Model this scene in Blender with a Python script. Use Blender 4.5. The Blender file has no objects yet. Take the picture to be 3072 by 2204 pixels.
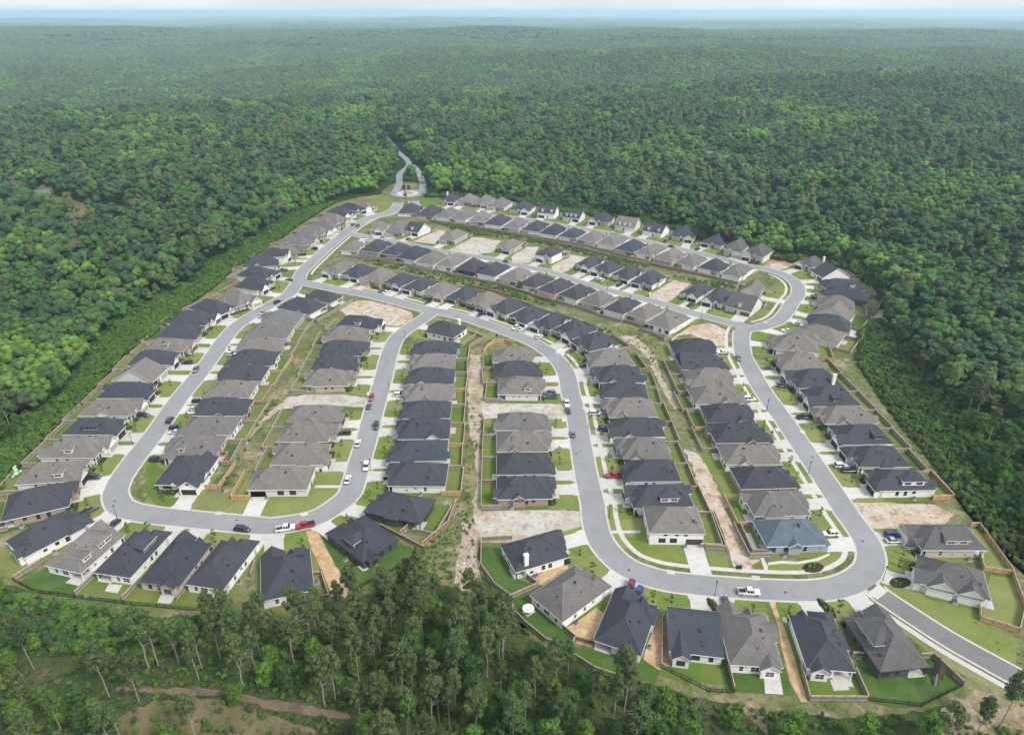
SUNE, SKYS, EXPO, HAZED, HAZEC, CLOUD = 1.5, .15, 1.22, 1.05e-4, (.62, .845, 1.0, 1), (3.1, 3.25, 3.4)
import bpy, bmesh, math, random
from mathutils import Vector, Matrix, noise
random.seed(7)
R = random.random
def U(a, b): return a + (b - a) * random.random()

# ------------------------------------------------------------------ scene basics
scn = bpy.context.scene
col = scn.collection
F, HZ, H = 2080.0, 35.0, 140.0          # focal length (photo px), horizon row, camera height (m)
PIT = math.atan((1102 - HZ) / F)
FW = Vector((0, math.cos(PIT), -math.sin(PIT))); UP = Vector((0, math.sin(PIT), math.cos(PIT)))

def gp(px, py, z=0.0):
    """survey: where the sight line of a photo pixel meets the level z"""
    d = FW + Vector((1, 0, 0)) * ((px - 1536) / F) + UP * (-(py - 1102) / F)
    t = (z - H) / d.z
    return Vector((d.x * t, d.y * t, z))

TILES = {'T1': (0, 1500, .43268), 'T2': (768, 1500, .43268), 'T3': (1536, 1500, .43268), 'T4': (2304, 1500, .43268),
         'N1': (300, 860, .22615), 'N2': (812, 860, .22615), 'N3': (1324, 860, .22615), 'N4': (1836, 860, .22615), 'N5': (2200, 860, .22615),
         'U1': (640, 560, .22615), 'U2': (1152, 560, .22615), 'U3': (1664, 560, .22615), 'U4': (2176, 660, .22615),
         'D': (0, 0, 1.3545), 'P': (0, 0, 1.0)}
for i in range(6): TILES['M%d' % (i + 1)] = (512 * i, 1200, .22615)
def tp(tile, x, y, z=0.0):
    a, b, s = TILES[tile]
    return gp(a + x * s, b + y * s, z)

def tag(o, label=None, cat=None, group=None, kind=None):
    if label: o['label'] = label
    if cat: o['category'] = cat
    if group: o['group'] = group
    if kind: o['kind'] = kind
    return o

# ------------------------------------------------------------------ materials
MATS = {}
def nodes_of(name):
    m = bpy.data.materials.new(name); m.use_nodes = True
    nt = m.node_tree; nt.nodes.clear()
    out = nt.nodes.new('ShaderNodeOutputMaterial'); b = nt.nodes.new('ShaderNodeBsdfPrincipled')
    nt.links.new(b.outputs[0], out.inputs[0])
    MATS[name] = m
    return m, nt, b, out
def nz(nt, scale, detail=3, rough=.55, vec=None):
    n = nt.nodes.new('ShaderNodeTexNoise'); n.inputs['Scale'].default_value = scale
    n.inputs['Detail'].default_value = detail; n.inputs['Roughness'].default_value = rough
    if vec is not None: nt.links.new(vec, n.inputs['Vector'])
    return n.outputs['Fac']
def ramp(nt, fac, stops):
    r = nt.nodes.new('ShaderNodeValToRGB'); nt.links.new(fac, r.inputs[0])
    el = r.color_ramp.elements
    while len(el) < len(stops): el.new(.5)
    for e, (p, c) in zip(el, stops):
        e.position = p; e.color = (c[0], c[1], c[2], 1)
    return r.outputs[0]
def mix(nt, fac, a, b, mode='MIX'):
    m = nt.nodes.new('ShaderNodeMix'); m.data_type = 'RGBA'; m.blend_type = mode
    if isinstance(fac, (int, float)): m.inputs[0].default_value = fac
    else: nt.links.new(fac, m.inputs[0])
    for s, v in ((6, a), (7, b)):
        if isinstance(v, (tuple, list)): m.inputs[s].default_value = (v[0], v[1], v[2], 1)
        else: nt.links.new(v, m.inputs[s])
    return m.outputs[2]
def objvec(nt): return nt.nodes.new('ShaderNodeTexCoord').outputs['Object']
def objrnd(nt): return nt.nodes.new('ShaderNodeObjectInfo').outputs['Random']
def bump(nt, b, h, strength=.3, dist=.1):
    n = nt.nodes.new('ShaderNodeBump'); n.inputs['Strength'].default_value = strength; n.inputs['Distance'].default_value = dist
    nt.links.new(h, n.inputs['Height']); nt.links.new(n.outputs[0], b.inputs['Normal'])
def sc(c, k): return tuple(min(1, x * k) for x in c)

def plain(name, c, rough=.8, var=.12, scale=2.0, spec=.3, metal=0, rnd=0.0):
    m, nt, b, _ = nodes_of(name)
    v = objvec(nt)
    base = ramp(nt, nz(nt, scale, 4, .6, v), [(.3, sc(c, 1 - var)), (.7, sc(c, 1 + var))])
    if rnd: base = mix(nt, 1.0, base, ramp(nt, objrnd(nt), [(0, (1 - rnd,) * 3), (1, (1, 1, 1))]), 'MULTIPLY')
    nt.links.new(base, b.inputs['Base Color']); b.inputs['Roughness'].default_value = rough
    b.inputs['Specular IOR Level'].default_value = spec; b.inputs['Metallic'].default_value = metal
    return m

def shingle(name, c):
    m, nt, b, _ = nodes_of(name)
    v = objvec(nt)
    br = nt.nodes.new('ShaderNodeTexBrick'); nt.links.new(v, br.inputs['Vector'])
    br.inputs['Scale'].default_value = 1.6; br.inputs['Color1'].default_value = (*sc(c, .86), 1); br.inputs['Color2'].default_value = (*sc(c, 1.16), 1)
    br.inputs['Mortar'].default_value = (*sc(c, .8), 1); br.inputs['Mortar Size'].default_value = .02
    n1 = ramp(nt, nz(nt, .35, 5, .7, v), [(.3, (.78,) * 3), (.72, (1.06,) * 3)])
    n2 = ramp(nt, nz(nt, 5, 3, .7, v), [(.25, (.78,) * 3), (.75, (1.0,) * 3)])
    x = mix(nt, 1, mix(nt, 1, br.outputs['Color'], n1, 'MULTIPLY'), n2, 'MULTIPLY')
    x = mix(nt, 1, x, ramp(nt, objrnd(nt), [(0, (.82, .83, .86)), (.5, (1, 1, 1)), (1, (1, .96, .92))]), 'MULTIPLY')
    nt.links.new(x, b.inputs['Base Color']); b.inputs['Roughness'].default_value = .9; b.inputs['Specular IOR Level'].default_value = .25
    bump(nt, b, nz(nt, 4, 3, .7, v), .35, .06)
    return m
ROOF = {'d': shingle('shingle_charcoal', (.060, .065, .081)), 'b': shingle('shingle_slate', (.055, .067, .086)),
        'g': shingle('shingle_weathered', (.185, .172, .162)), 'l': shingle('shingle_pale', (.16, .165, .168)), 'n': shingle('shingle_blue', (.11, .14, .18)),
        'k': shingle('shingle_grey', (.115, .112, .114))}

def brick(name, c1, c2, mortar):
    m, nt, b, _ = nodes_of(name)
    tc = nt.nodes.new('ShaderNodeTexCoord')
    sp = nt.nodes.new('ShaderNodeSeparateXYZ'); nt.links.new(tc.outputs['Object'], sp.inputs[0])
    ad = nt.nodes.new('ShaderNodeMath'); nt.links.new(sp.outputs[0], ad.inputs[0]); nt.links.new(sp.outputs[1], ad.inputs[1])
    cb = nt.nodes.new('ShaderNodeCombineXYZ'); nt.links.new(ad.outputs[0], cb.inputs[0]); nt.links.new(sp.outputs[2], cb.inputs[1])
    br = nt.nodes.new('ShaderNodeTexBrick'); nt.links.new(cb.outputs[0], br.inputs['Vector'])
    br.inputs['Scale'].default_value = 3.2
    br.inputs['Color1'].default_value = (*c1, 1); br.inputs['Color2'].default_value = (*c2, 1); br.inputs['Mortar'].default_value = (*mortar, 1)
    br.inputs['Mortar Size'].default_value = .03
    x = mix(nt, 1, br.outputs['Color'], ramp(nt, nz(nt, 1.5, 4, .7, cb.outputs[0]), [(.3, (.75,) * 3), (.7, (1, 1, 1))]), 'MULTIPLY')
    nt.links.new(x, b.inputs['Base Color']); b.inputs['Roughness'].default_value = .9
    return m
def siding(name, c):
    m, nt, b, _ = nodes_of(name)
    v = objvec(nt)
    w = nt.nodes.new('ShaderNodeTexWave'); w.bands_direction = 'Z'; w.wave_profile = 'SAW'; w.inputs['Scale'].default_value = 1.6
    nt.links.new(v, w.inputs['Vector'])
    x = mix(nt, 1, ramp(nt, nz(nt, 1.2, 4, .6, v), [(.3, sc(c, .9)), (.7, c)]), ramp(nt, w.outputs['Fac'], [(0, (1, 1, 1)), (.9, (.95,) * 3), (1, (.8,) * 3)]), 'MULTIPLY')
    x = mix(nt, 1, x, ramp(nt, objrnd(nt), [(0, (.9, .88, .86)), (1, (1, 1, 1))]), 'MULTIPLY')
    nt.links.new(x, b.inputs['Base Color']); b.inputs['Roughness'].default_value = .75
    return m
WALL = {'w': siding('siding_white', (.82, .815, .80)), 'c': brick('brick_cream', (.62, .58, .54), (.70, .66, .62), (.66, .63, .60)),
        'r': brick('brick_red', (.26, .15, .12), (.38, .25, .20), (.42, .38, .35)), 'p': brick('brick_pink', (.46, .37, .33), (.58, .48, .43), (.55, .5, .47)),
        't': brick('brick_tan', (.36, .31, .27), (.46, .41, .36), (.46, .43, .40)), 'k': siding('siding_charcoal', (.075, .078, .085)),
        'b': siding('siding_bluegrey', (.33, .37, .42)), 'y': siding('siding_grey', (.40, .40, .40))}
ROOFCAP = {k: shingle('ridge_cap_' + k, sc(c, 1.35)) for k, c in (('d', (.05, .053, .063)), ('b', (.052, .062, .076)), ('g', (.19, .178, .168)), ('l', (.165, .17, .172)), ('n', (.12, .15, .19)), ('k', (.12, .118, .12)))}
WALLNAME = {'w': 'white', 'c': 'cream brick', 'r': 'red brick', 'p': 'pinkish brick', 't': 'tan brick', 'k': 'charcoal', 'b': 'blue-grey', 'y': 'grey'}
ROOFNAME = {'d': 'charcoal', 'b': 'slate', 'g': 'weathered grey', 'l': 'pale grey', 'n': 'blue-grey', 'k': 'dark grey'}
trim_w = plain('trim_white', (.76, .76, .76), .6, .04); trim_k = plain('trim_black', (.03, .03, .035), .6, .1)
trim_t = plain('trim_taupe', (.30, .27, .25), .6, .1)
GAR = {'k': plain('garage_black', (.022, .022, .026), .55, .1), 'w': plain('garage_white', (.66, .65, .64), .6, .05),
       't': plain('garage_taupe', (.34, .30, .28), .6, .06), 'n': plain('garage_brown', (.14, .075, .05), .6, .1)}
def glassm(name, c, rough=.12):
    m, nt, b, _ = nodes_of(name)
    b.inputs['Base Color'].default_value = (*c, 1); b.inputs['Roughness'].default_value = rough; b.inputs['Specular IOR Level'].default_value = .7
    nt.links.new(ramp(nt, nz(nt, 1.3, 2, .5, objvec(nt)), [(.3, sc(c, .6)), (.7, sc(c, 1.5))]), b.inputs['Base Color'])
    return m
glass = glassm('window_glass', (.03, .035, .042)); carglass = glassm('car_glass', (.012, .015, .02), .06)
wood_door = plain('door_wood', (.11, .06, .035), .5, .2)

def grassm(name, cols, sc1=.12, sc2=1.6, rnd=True, stripes=False):
    m, nt, b, _ = nodes_of(name)
    v = objvec(nt)
    big = nz(nt, sc1, 4, .6, v); small = nz(nt, sc2, 5, .7, v)
    x = ramp(nt, big, [(.28, cols[0]), (.5, cols[1]), (.72, cols[2])])
    if rnd: x = mix(nt, ramp(nt, objrnd(nt), [(.1, (0, 0, 0)), (.9, (.85, .85, .85))]), x, ramp(nt, big, [(.3, cols[2]), (.75, cols[3])]))
    x = mix(nt, 1, x, ramp(nt, small, [(.25, (.62, .66, .6)), (.75, (1, 1, 1))]), 'MULTIPLY')
    nt.links.new(x, b.inputs['Base Color']); b.inputs['Roughness'].default_value = 1; b.inputs['Specular IOR Level'].default_value = .1
    bump(nt, b, nz(nt, 6, 4, .7, v), .5, .05)
    return m
lawn_m = grassm('lawn_grass', [(.10, .17, .028), (.14, .20, .042), (.195, .22, .072), (.27, .245, .115)])
yard_m = grassm('yard_grass', [(.08, .145, .024), (.115, .172, .034), (.165, .19, .058), (.25, .235, .10)])
verge_m = grassm('verge_grass', [(.13, .17, .05), (.19, .2, .075), (.27, .235, .13), (.33, .27, .17)], .05, .8, False)
sod_m = grassm('dark_sod', [(.05, .10, .022), (.072, .125, .03), (.11, .15, .048), (.15, .165, .07)], .2, 2.0, False)

def dirtm(name, cols, s1=.09, s2=.9):
    m, nt, b, _ = nodes_of(name)
    v = objvec(nt)
    a = nz(nt, s1, 6, .65, v)
    x = ramp(nt, a, [(.3, cols[0]), (.45, cols[1]), (.58, cols[2]), (.7, cols[3])])
    x = mix(nt, ramp(nt, nz(nt, .35, 5, .7, v), [(.5, (0, 0, 0)), (.62, (.75,) * 3)]), x, sc(cols[0], .8))
    x = mix(nt, ramp(nt, nz(nt, .22, 4, .6, objvec(nt)), [(.55, (0, 0, 0)), (.7, (.8,) * 3)]), x, sc(cols[3], 1.15))
    w = nt.nodes.new('ShaderNodeTexWave'); w.inputs['Scale'].default_value = .18; w.inputs['Distortion'].default_value = 14; w.inputs['Detail'].default_value = 4
    nt.links.new(v, w.inputs['Vector'])
    x = mix(nt, 1, x, ramp(nt, w.outputs['Fac'], [(.0, (.95, .945, .94)), (.5, (1, 1, 1))]), 'MULTIPLY')
    x = mix(nt, 1, x, ramp(nt, nz(nt, s2, 6, .75, v), [(.25, (.68, .67, .66)), (.7, (1, 1, 1))]), 'MULTIPLY')
    nt.links.new(x, b.inputs['Base Color']); b.inputs['Roughness'].default_value = 1; b.inputs['Specular IOR Level'].default_value = .1
    bump(nt, b, nz(nt, 2.5, 5, .7, v), .6, .15)
    return m
dirt_m = dirtm('bare_dirt', [(.30, .22, .15), (.48, .37, .27), (.50, .44, .37), (.44, .42, .40)])
pale_m = dirtm('pale_gravel', [(.34, .29, .23), (.44, .40, .34), (.50, .48, .45), (.40, .40, .39)])
straw_m = dirtm('straw_mulch', [(.40, .27, .15), (.48, .33, .19), (.54, .39, .24), (.56, .43, .28)], .4, 3)
weed_m = dirtm('weedy_ground', [(.07, .11, .028), (.12, .15, .05), (.20, .185, .10), (.33, .275, .20)], .07, 1.0)
alley_m = dirtm('alley_dirt', [(.22, .19, .12), (.36, .30, .22), (.44, .38, .31), (.42, .39, .36)], .12, 1.2)
redd_m = dirtm('red_dirt', [(.28, .17, .10), (.36, .23, .15), (.42, .30, .21), (.36, .29, .22)], .2, 1.5)
mulch_m = plain('dark_mulch', (.035, .026, .02), 1, .4, 3)
def asphaltm(name, c):
    m, nt, b, _ = nodes_of(name)
    v = objvec(nt)
    x = ramp(nt, nz(nt, .06, 6, .7, v), [(.3, sc(c, .84)), (.7, sc(c, 1.08))])
    x = mix(nt, 1, x, ramp(nt, nz(nt, .35, 5, .75, v), [(.32, (.86,) * 3), (.45, (1,) * 3)]), 'MULTIPLY')
    x = mix(nt, 1, x, ramp(nt, nz(nt, 3, 4, .7, v), [(.2, (.88,) * 3), (.8, (1,) * 3)]), 'MULTIPLY')
    vo = nt.nodes.new('ShaderNodeTexVoronoi'); vo.feature = 'DISTANCE_TO_EDGE'; vo.inputs['Scale'].default_value = .12; nt.links.new(v, vo.inputs['Vector'])
    x = mix(nt, 1, x, ramp(nt, vo.outputs[0], [(0, (.9,) * 3), (.012, (1, 1, 1))]), 'MULTIPLY')
    nt.links.new(x, b.inputs['Base Color']); b.inputs['Roughness'].default_value = .9; b.inputs['Specular IOR Level'].default_value = .25
    return m
asphalt = asphaltm('road_asphalt', (.245, .247, .255)); asphalt2 = asphaltm('old_asphalt', (.17, .165, .165))
concrete = plain('concrete', (.47, .455, .43), .85, .10, .5, rnd=.16); conc_walk = plain('concrete_walk', (.44, .415, .38), .85, .10, .5)
conc_kerb = plain('concrete_kerb', (.41, .39, .36), .85, .10, .6)
FEN = {'y': plain('fence_weathered', (.20, .165, .14), .9, .25, 1.5), 'o': plain('fence_cedar', (.42, .24, .10), .85, .2, 1.5),
       'r': plain('fence_red', (.21, .09, .055), .85, .2, 1.5), 'g': plain('fence_grey', (.19, .185, .18), .9, .2, 1.5), 'k': plain('fence_iron', (.012, .012, .014), .5, .1)}

def leafm(name, c1, c2, c3):
    m, nt, b, out = nodes_of(name)
    v = objvec(nt)
    x = ramp(nt, nz(nt, .45, 3, .6, v), [(.3, c1), (.5, c2), (.72, c3)])
    x = mix(nt, 1, x, ramp(nt, objrnd(nt), [(0, (.62, .68, .66)), (.35, (.95, .9, .9)), (.7, (.85, 1, .85)), (.93, (1, 1, .95)), (1, (1.0, .9, .8))]), 'MULTIPLY')
    nt.links.new(x, b.inputs['Base Color']); b.inputs['Roughness'].default_value = .75; b.inputs['Specular IOR Level'].default_value = .2
    tr = nt.nodes.new('ShaderNodeBsdfTranslucent'); nt.links.new(x, tr.inputs[0])
    ms = nt.nodes.new('ShaderNodeMixShader'); ms.inputs[0].default_value = .25
    nt.links.new(b.outputs[0], ms.inputs[1]); nt.links.new(tr.outputs[0], ms.inputs[2]); nt.links.new(ms.outputs[0], out.inputs[0])
    return m
LEAF = {'pine': leafm('pine_needles', (.076, .112, .042), (.11, .156, .058), (.155, .205, .08)),
        'oak': leafm('broad_leaves', (.046, .100, .032), (.070, .142, .042), (.115, .20, .058)),
        'lime': leafm('bright_leaves', (.084, .168, .030), (.124, .228, .042), (.18, .29, .062)),
        'dark': leafm('dark_leaves', (.032, .068, .035), (.047, .093, .045), (.074, .13, .057)),
        'brown': leafm('dull_leaves', (.07, .085, .05), (.095, .11, .062), (.12, .14, .075)),
        'young': leafm('young_leaves', (.075, .17, .024), (.11, .23, .034), (.16, .29, .05)),
        'brush': leafm('brush_leaves', (.075, .145, .028), (.115, .20, .042), (.165, .25, .06))}
barkm = plain('bark', (.17, .14, .12), .95, .3, 1.5); barkp = plain('bark_pale', (.25, .225, .20), .95, .25, 1.5)
rock_m = plain('rubble_rock', (.34, .27, .22), .9, .3, .8)

# ------------------------------------------------------------------ mesh builder
class MB:
    def __init__(s): s.v, s.f, s.m = [], [], []
    def poly(s, pts, mi=0):
        n = len(s.v); s.v += [tuple(p) for p in pts]; s.f.append(tuple(range(n, n + len(pts)))); s.m.append(mi)
    def prism(s, pts, z0, z1, mi=0, top=None):
        n = len(pts); b = [(p[0], p[1], z0) for p in pts]; t = [(p[0], p[1], z1) for p in pts]
        s.poly(t, mi if top is None else top); s.poly(b[::-1], mi)
        for i in range(n):
            j = (i + 1) % n; s.poly([b[i], b[j], t[j], t[i]], mi)
    def box(s, x0, x1, y0, y1, z0, z1, mi=0):
        if x0 > x1: x0, x1 = x1, x0
        if y0 > y1: y0, y1 = y1, y0
        s.prism([(x0, y0), (x1, y0), (x1, y1), (x0, y1)], z0, z1, mi)
    def tube(s, p, q, r0, r1, n=6, mi=0, cap=True):
        p, q = Vector(p), Vector(q); d = (q - p)
        if d.length < 1e-6: return
        a = d.normalized(); u = a.orthogonal().normalized(); w = a.cross(u)
        A = [p + (u * math.cos(2 * math.pi * i / n) + w * math.sin(2 * math.pi * i / n)) * r0 for i in range(n)]
        B = [q + (u * math.cos(2 * math.pi * i / n) + w * math.sin(2 * math.pi * i / n)) * r1 for i in range(n)]
        for i in range(n):
            j = (i + 1) % n; s.poly([A[i], A[j], B[j], B[i]], mi)
        if cap: s.poly(B, mi); s.poly(A[::-1], mi)
    def mesh(s, name, mats, fix=False, smooth=False):
        me = bpy.data.meshes.new(name); me.from_pydata(s.v, [], s.f)
        for m in mats: me.materials.append(m)
        if len(mats) > 1: me.polygons.foreach_set('material_index', s.m)
        if fix:
            bm = bmesh.new(); bm.from_mesh(me); bmesh.ops.remove_doubles(bm, verts=bm.verts, dist=1e-4)
            bmesh.ops.recalc_face_normals(bm, faces=bm.faces); bm.to_mesh(me); bm.free()
        if smooth: me.polygons.foreach_set('use_smooth', [True] * len(me.polygons))
        me.update()
        return me
    def obj(s, name, mats, parent=None, fix=False, smooth=False, **kw):
        return link(name, s.mesh(name, mats if isinstance(mats, (list, tuple)) else [mats], fix, smooth), parent, **kw)
def link(name, me, parent=None, loc=None, rz=0, scale=None):
    o = bpy.data.objects.new(name, me); col.objects.link(o)
    if parent: o.parent = parent
    if loc is not None: o.location = loc
    if rz: o.rotation_euler = (0, 0, rz)
    if scale is not None: o.scale = scale
    return o
def empty(name, loc=(0, 0, 0), rz=0):
    o = bpy.data.objects.new(name, None); o.empty_display_size = .5; col.objects.link(o); o.location = loc; o.rotation_euler = (0, 0, rz); return o

# ------------------------------------------------------------------ camera, light, sky, haze
cam = bpy.data.cameras.new('camera'); co = bpy.data.objects.new('camera', cam); col.objects.link(co)
cam.sensor_fit = 'HORIZONTAL'; cam.sensor_width = 36; cam.lens = F / 3072 * 36; cam.clip_start = .5; cam.clip_end = 80000
co.location = (0, 0, H); co.rotation_euler = (math.pi / 2 - PIT, 0, 0); scn.camera = co
SUN_EL, SUN_AZ = math.radians(48), math.radians(128)      # azimuth measured from +Y towards +X
sd = Vector((math.sin(SUN_AZ) * math.cos(SUN_EL), math.cos(SUN_AZ) * math.cos(SUN_EL), math.sin(SUN_EL)))
sun = bpy.data.lights.new('sun', 'SUN'); sun.energy = SUNE; sun.angle = math.radians(14); sun.color = (1, .97, .92)
so = bpy.data.objects.new('sun', sun); col.objects.link(so); so.rotation_euler = sd.to_track_quat('Z', 'Y').to_euler(); so.location = (0, 0, 400)
w = bpy.data.worlds.new('World'); scn.world = w; w.use_nodes = True
nt = w.node_tree; bg = nt.nodes['Background']
sky = nt.nodes.new('ShaderNodeTexSky'); sky.sky_type = 'NISHITA'; sky.sun_disc = False
sky.sun_elevation = SUN_EL; sky.sun_rotation = SUN_AZ; sky.air_density = 1.0; sky.dust_density = 4.0; sky.ozone_density = .6
# a bright overcast: thin white cloud drawn over the clear sky
tc = nt.nodes.new('ShaderNodeTexCoord'); mp = nt.nodes.new('ShaderNodeMapping'); mp.inputs['Scale'].default_value = (1.6, 1.6, 9); nt.links.new(tc.outputs['Generated'], mp.inputs[0])
cf = ramp(nt, nz(nt, 1.4, 5, .6, mp.outputs[0]), [(.3, (.62,) * 3), (.65, (.95,) * 3)])
cc = mix(nt, cf, sky.outputs[0], CLOUD); nt.links.new(cc, bg.inputs[0]); bg.inputs[1].default_value = SKYS
scn.view_settings.view_transform = 'Standard'; scn.view_settings.look = 'None'; scn.view_settings.gamma = 1; scn.view_settings.exposure = EXPO
scn.cycles.max_bounces = 5; scn.cycles.diffuse_bounces = 2; scn.cycles.glossy_bounces = 2; scn.cycles.transmission_bounces = 2; scn.cycles.volume_bounces = 2
scn.cycles.use_denoising = True
# ------------------------------------------------------------------ terrain
def smooth(a, b, x):
    t = max(0, min(1, (x - a) / (b - a))); return t * t * (3 - 2 * t)
def terrain(x, y):
    r = math.hypot(x - 30, y - 330)
    k = smooth(520, 1700, r)
    if k <= 0: return 0.0
    p = Vector((x / 1500, y / 1500, 3.7))
    h = noise.noise(p) * 32 + noise.noise(p * 2.3 + Vector((9, 2, 0))) * 12 + noise.noise(p * .35 + Vector((4, 7, 1))) * 40 * smooth(2500, 7000, r)
    h += noise.noise(Vector((x / 620, y / 420, 6.1))) * 24
    wv = 1 + .30 * noise.noise(Vector((x / 700, y / 2500, 1.3)))
    h -= 20 * math.exp(-((y - (1620 + .1 * x + 120 * math.sin(x / 500))) / 300) ** 2) + 22 * math.exp(-((y - (3100 - .08 * x)) / 380) ** 2)
    h += 42 * math.exp(-((y - (2250 + .06 * x)) / 400) ** 2) * smooth(-900, 500, x) * wv      # ridges crossing the view
    h += 36 * math.exp(-((y - (4000 - .05 * x)) / 480) ** 2) * (.55 + .45 * smooth(-1800, 300, x)) * wv
    h += 28 * math.exp(-((y - (4300 + .1 * x)) / 500) ** 2) * smooth(-900, -2200, x) * wv
    h -= 42 * smooth(4600, 6800, r)
    for q, (yc, hh, sg) in enumerate(((7000, 34, 520), (9400, 44, 700), (12800, 56, 1000), (18500, 72, 1600))):   # hill layers fading into the haze
        h += hh * math.exp(-((y - (yc + (.08 if q % 2 else -.06) * x)) / sg) ** 2) * (.75 + .9 * noise.noise(Vector((x / (yc * .16), q * 3.3, .5))))
    return k * h
def ground_mat():
    m, nt, b, _ = nodes_of('forest_floor')
    v = objvec(nt)
    near = ramp(nt, nz(nt, .12, 6, .65, v), [(.3, (.035, .06, .02)), (.55, (.06, .08, .03)), (.72, (.12, .095, .06))])
    far = ramp(nt, nz(nt, .012, 8, .7, v), [(.3, (.012, .03, .012)), (.5, (.022, .05, .018)), (.7, (.035, .07, .024))])
    sp = nt.nodes.new('ShaderNodeVectorMath'); sp.operation = 'LENGTH'; nt.links.new(v, sp.inputs[0])
    mr = nt.nodes.new('ShaderNodeMapRange'); nt.links.new(sp.outputs['Value'], mr.inputs[0]); mr.inputs[1].default_value = 350; mr.inputs[2].default_value = 800
    x = mix(nt, mr.outputs[0], near, far)
    m2 = nt.nodes.new('ShaderNodeMapRange'); nt.links.new(sp.outputs['Value'], m2.inputs[0]); m2.inputs[1].default_value = 4500; m2.inputs[2].default_value = 6500
    x = mix(nt, m2.outputs[0], x, ramp(nt, nz(nt, .0012, 6, .6, v), [(.35, (.025, .05, .026)), (.58, (.04, .075, .035)), (.72, (.16, .18, .11))]))
    nt.links.new(x, b.inputs['Base Color']); b.inputs['Roughness'].default_value = 1; b.inputs['Specular IOR Level'].default_value = 0
    bump(nt, b, nz(nt, .05, 6, .7, v), 1.0, 6)
    return m
def build_terrain():
    rs = [0.0]; r = 60.0
    while r < 34000:
        rs.append(r); r *= 1.045
    na = 300; vs = [(0, 0, 0)]; fs = []
    for r in rs[1:]:
        for a in range(na):
            t = 2 * math.pi * a / na; x, y = r * math.sin(t), r * math.cos(t)
            vs.append((x, y, terrain(x, y) - .03))
    for a in range(na): fs.append((0, 1 + (a + 1) % na, 1 + a))
    for i in range(len(rs) - 2):
        o = 1 + i * na; p = o + na
        for a in range(na):
            b = (a + 1) % na; fs.append((o + a, o + b, p + b, p + a))
    me = bpy.data.meshes.new('terrain'); me.from_pydata(vs, [], fs); me.materials.append(ground_mat())
    me.polygons.foreach_set('use_smooth', [True] * len(me.polygons))
    tag(link('terrain', me), kind='structure')
build_terrain()

def pip(x, y, poly):
    c = False; j = len(poly) - 1
    for i in range(len(poly)):
        xi, yi = poly[i][0], poly[i][1]; xj, yj = poly[j][0], poly[j][1]
        if (yi > y) != (yj > y) and x < (xj - xi) * (y - yi) / (yj - yi) + xi: c = not c
        j = i
    return c
def pts(s, tile='D'):
    out = []
    for tok in s.split():
        if tok[0] in 'TNUMDP' and ',' not in tok: tile = tok; continue
        a, b = tok.split(','); out.append(tp(tile, float(a), float(b)))
    return out
def spline(P, step=2.5):
    """Catmull-Rom through the surveyed points, resampled"""
    P = [Vector((p[0], p[1])) for p in P]; Q = [2 * P[0] - P[1]] + P + [2 * P[-1] - P[-2]]; out = []
    for i in range(1, len(Q) - 2):
        a, b, c, d = Q[i - 1:i + 3]; n = max(2, int((c - b).length / step))
        for k in range(n):
            t = k / n
            out.append(.5 * ((2 * b) + (c - a) * t + (2 * a - 5 * b + 4 * c - d) * t * t + (3 * b - a - 3 * c + d) * t ** 3))
    out.append(P[-1]); return out
def normals(L):
    N = []
    for i in range(len(L)):
        d = L[min(i + 1, len(L) - 1)] - L[max(i - 1, 0)]; d.normalize(); N.append(Vector((-d.y, d.x)))
    return N

ROADS = {}
ROADS['R1'] = (pts('U2 195,210 150,290 60,340 U1 2264,365 2090,405 1910,500 1765,605 1530,800 1310,1000 1180,1130 1120,1260 1020,1410 880,1500 N1 2060,360 1830,510 1650,700 1510,900 1285,1200 1040,1500 M1 2100,380 1930,600 1775,800 1635,1000 1560,1130 1530,1260 1590,1400 P 388,1531 T1 1000,95 1200,120 1775,175 T2 100,180 300,152 455,105 M3 60,1300 150,1150 250,800 342,500 417,200 N2 1442,1400 1500,1200 1575,900 1665,695 1830,550 2020,430 P 1298,935'), 3.75)
ROADS['R2'] = (pts('P 893,846 U1 1300,1295 N2 900,40 1200,90 1600,180 2000,290 N3 100,360 400,440 700,540 1000,650 1250,760 1450,890 1600,1050 1670,1200 1710,1400 M4 850,200 915,600 985,1000 1075,1400 T3 565,100 600,250 680,370 800,470 1000,545 1200,578 1500,605 T4 0,622 300,628 480,605 600,560 690,490 715,400 690,300 625,200 550,100 M5 2110,1400 1842,1000 1570,600 1365,300 N5 470,1500 340,1300 225,1085 130,900 105,700 120,600 200,500'), 3.75)
ROADS['R3'] = (pts('U2 385,190 420,260 520,300 800,300 1050,330 1400,385 1800,425 2220,492 U3 150,525 600,600 1000,685 1290,745 1780,855 2264,970 U4 170,585 350,622 560,660 760,725 890,800 965,890 960,1000 890,1090 795,1240 700,1335 570,1390 400,1430 210,1440'), 3.6)
ROADS['R4'] = (pts('U1 1800,620 1964,655 2150,715 U2 0,710 250,752 650,835 900,882 1200,925 1450,970 1700,1030 2000,1090 2264,1150 U3 300,1260 700,1372 1180,1495 N4 600,210 1000,335 1300,412 1520,470 1700,530'), 3.3)
ROADS['R5'] = (pts('T4 735,615 800,672 1000,805 1250,965 1500,1105 1775,1255 2100,1430'), 3.0)
LINE = {k: spline(v[0]) for k, v in ROADS.items()}
HWID = {k: v[1] for k, v in ROADS.items()}
def roaddist(x, y, skip=None):
    best = (1e9, None, 0)
    for k, L in LINE.items():
        if k == skip: continue
        for i in range(0, len(L)):
            d = (L[i].x - x) ** 2 + (L[i].y - y) ** 2
            if d < best[0]: best = (d, k, i)
    return math.sqrt(best[0]) - HWID[best[1]], best[1], best[2]

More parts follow.
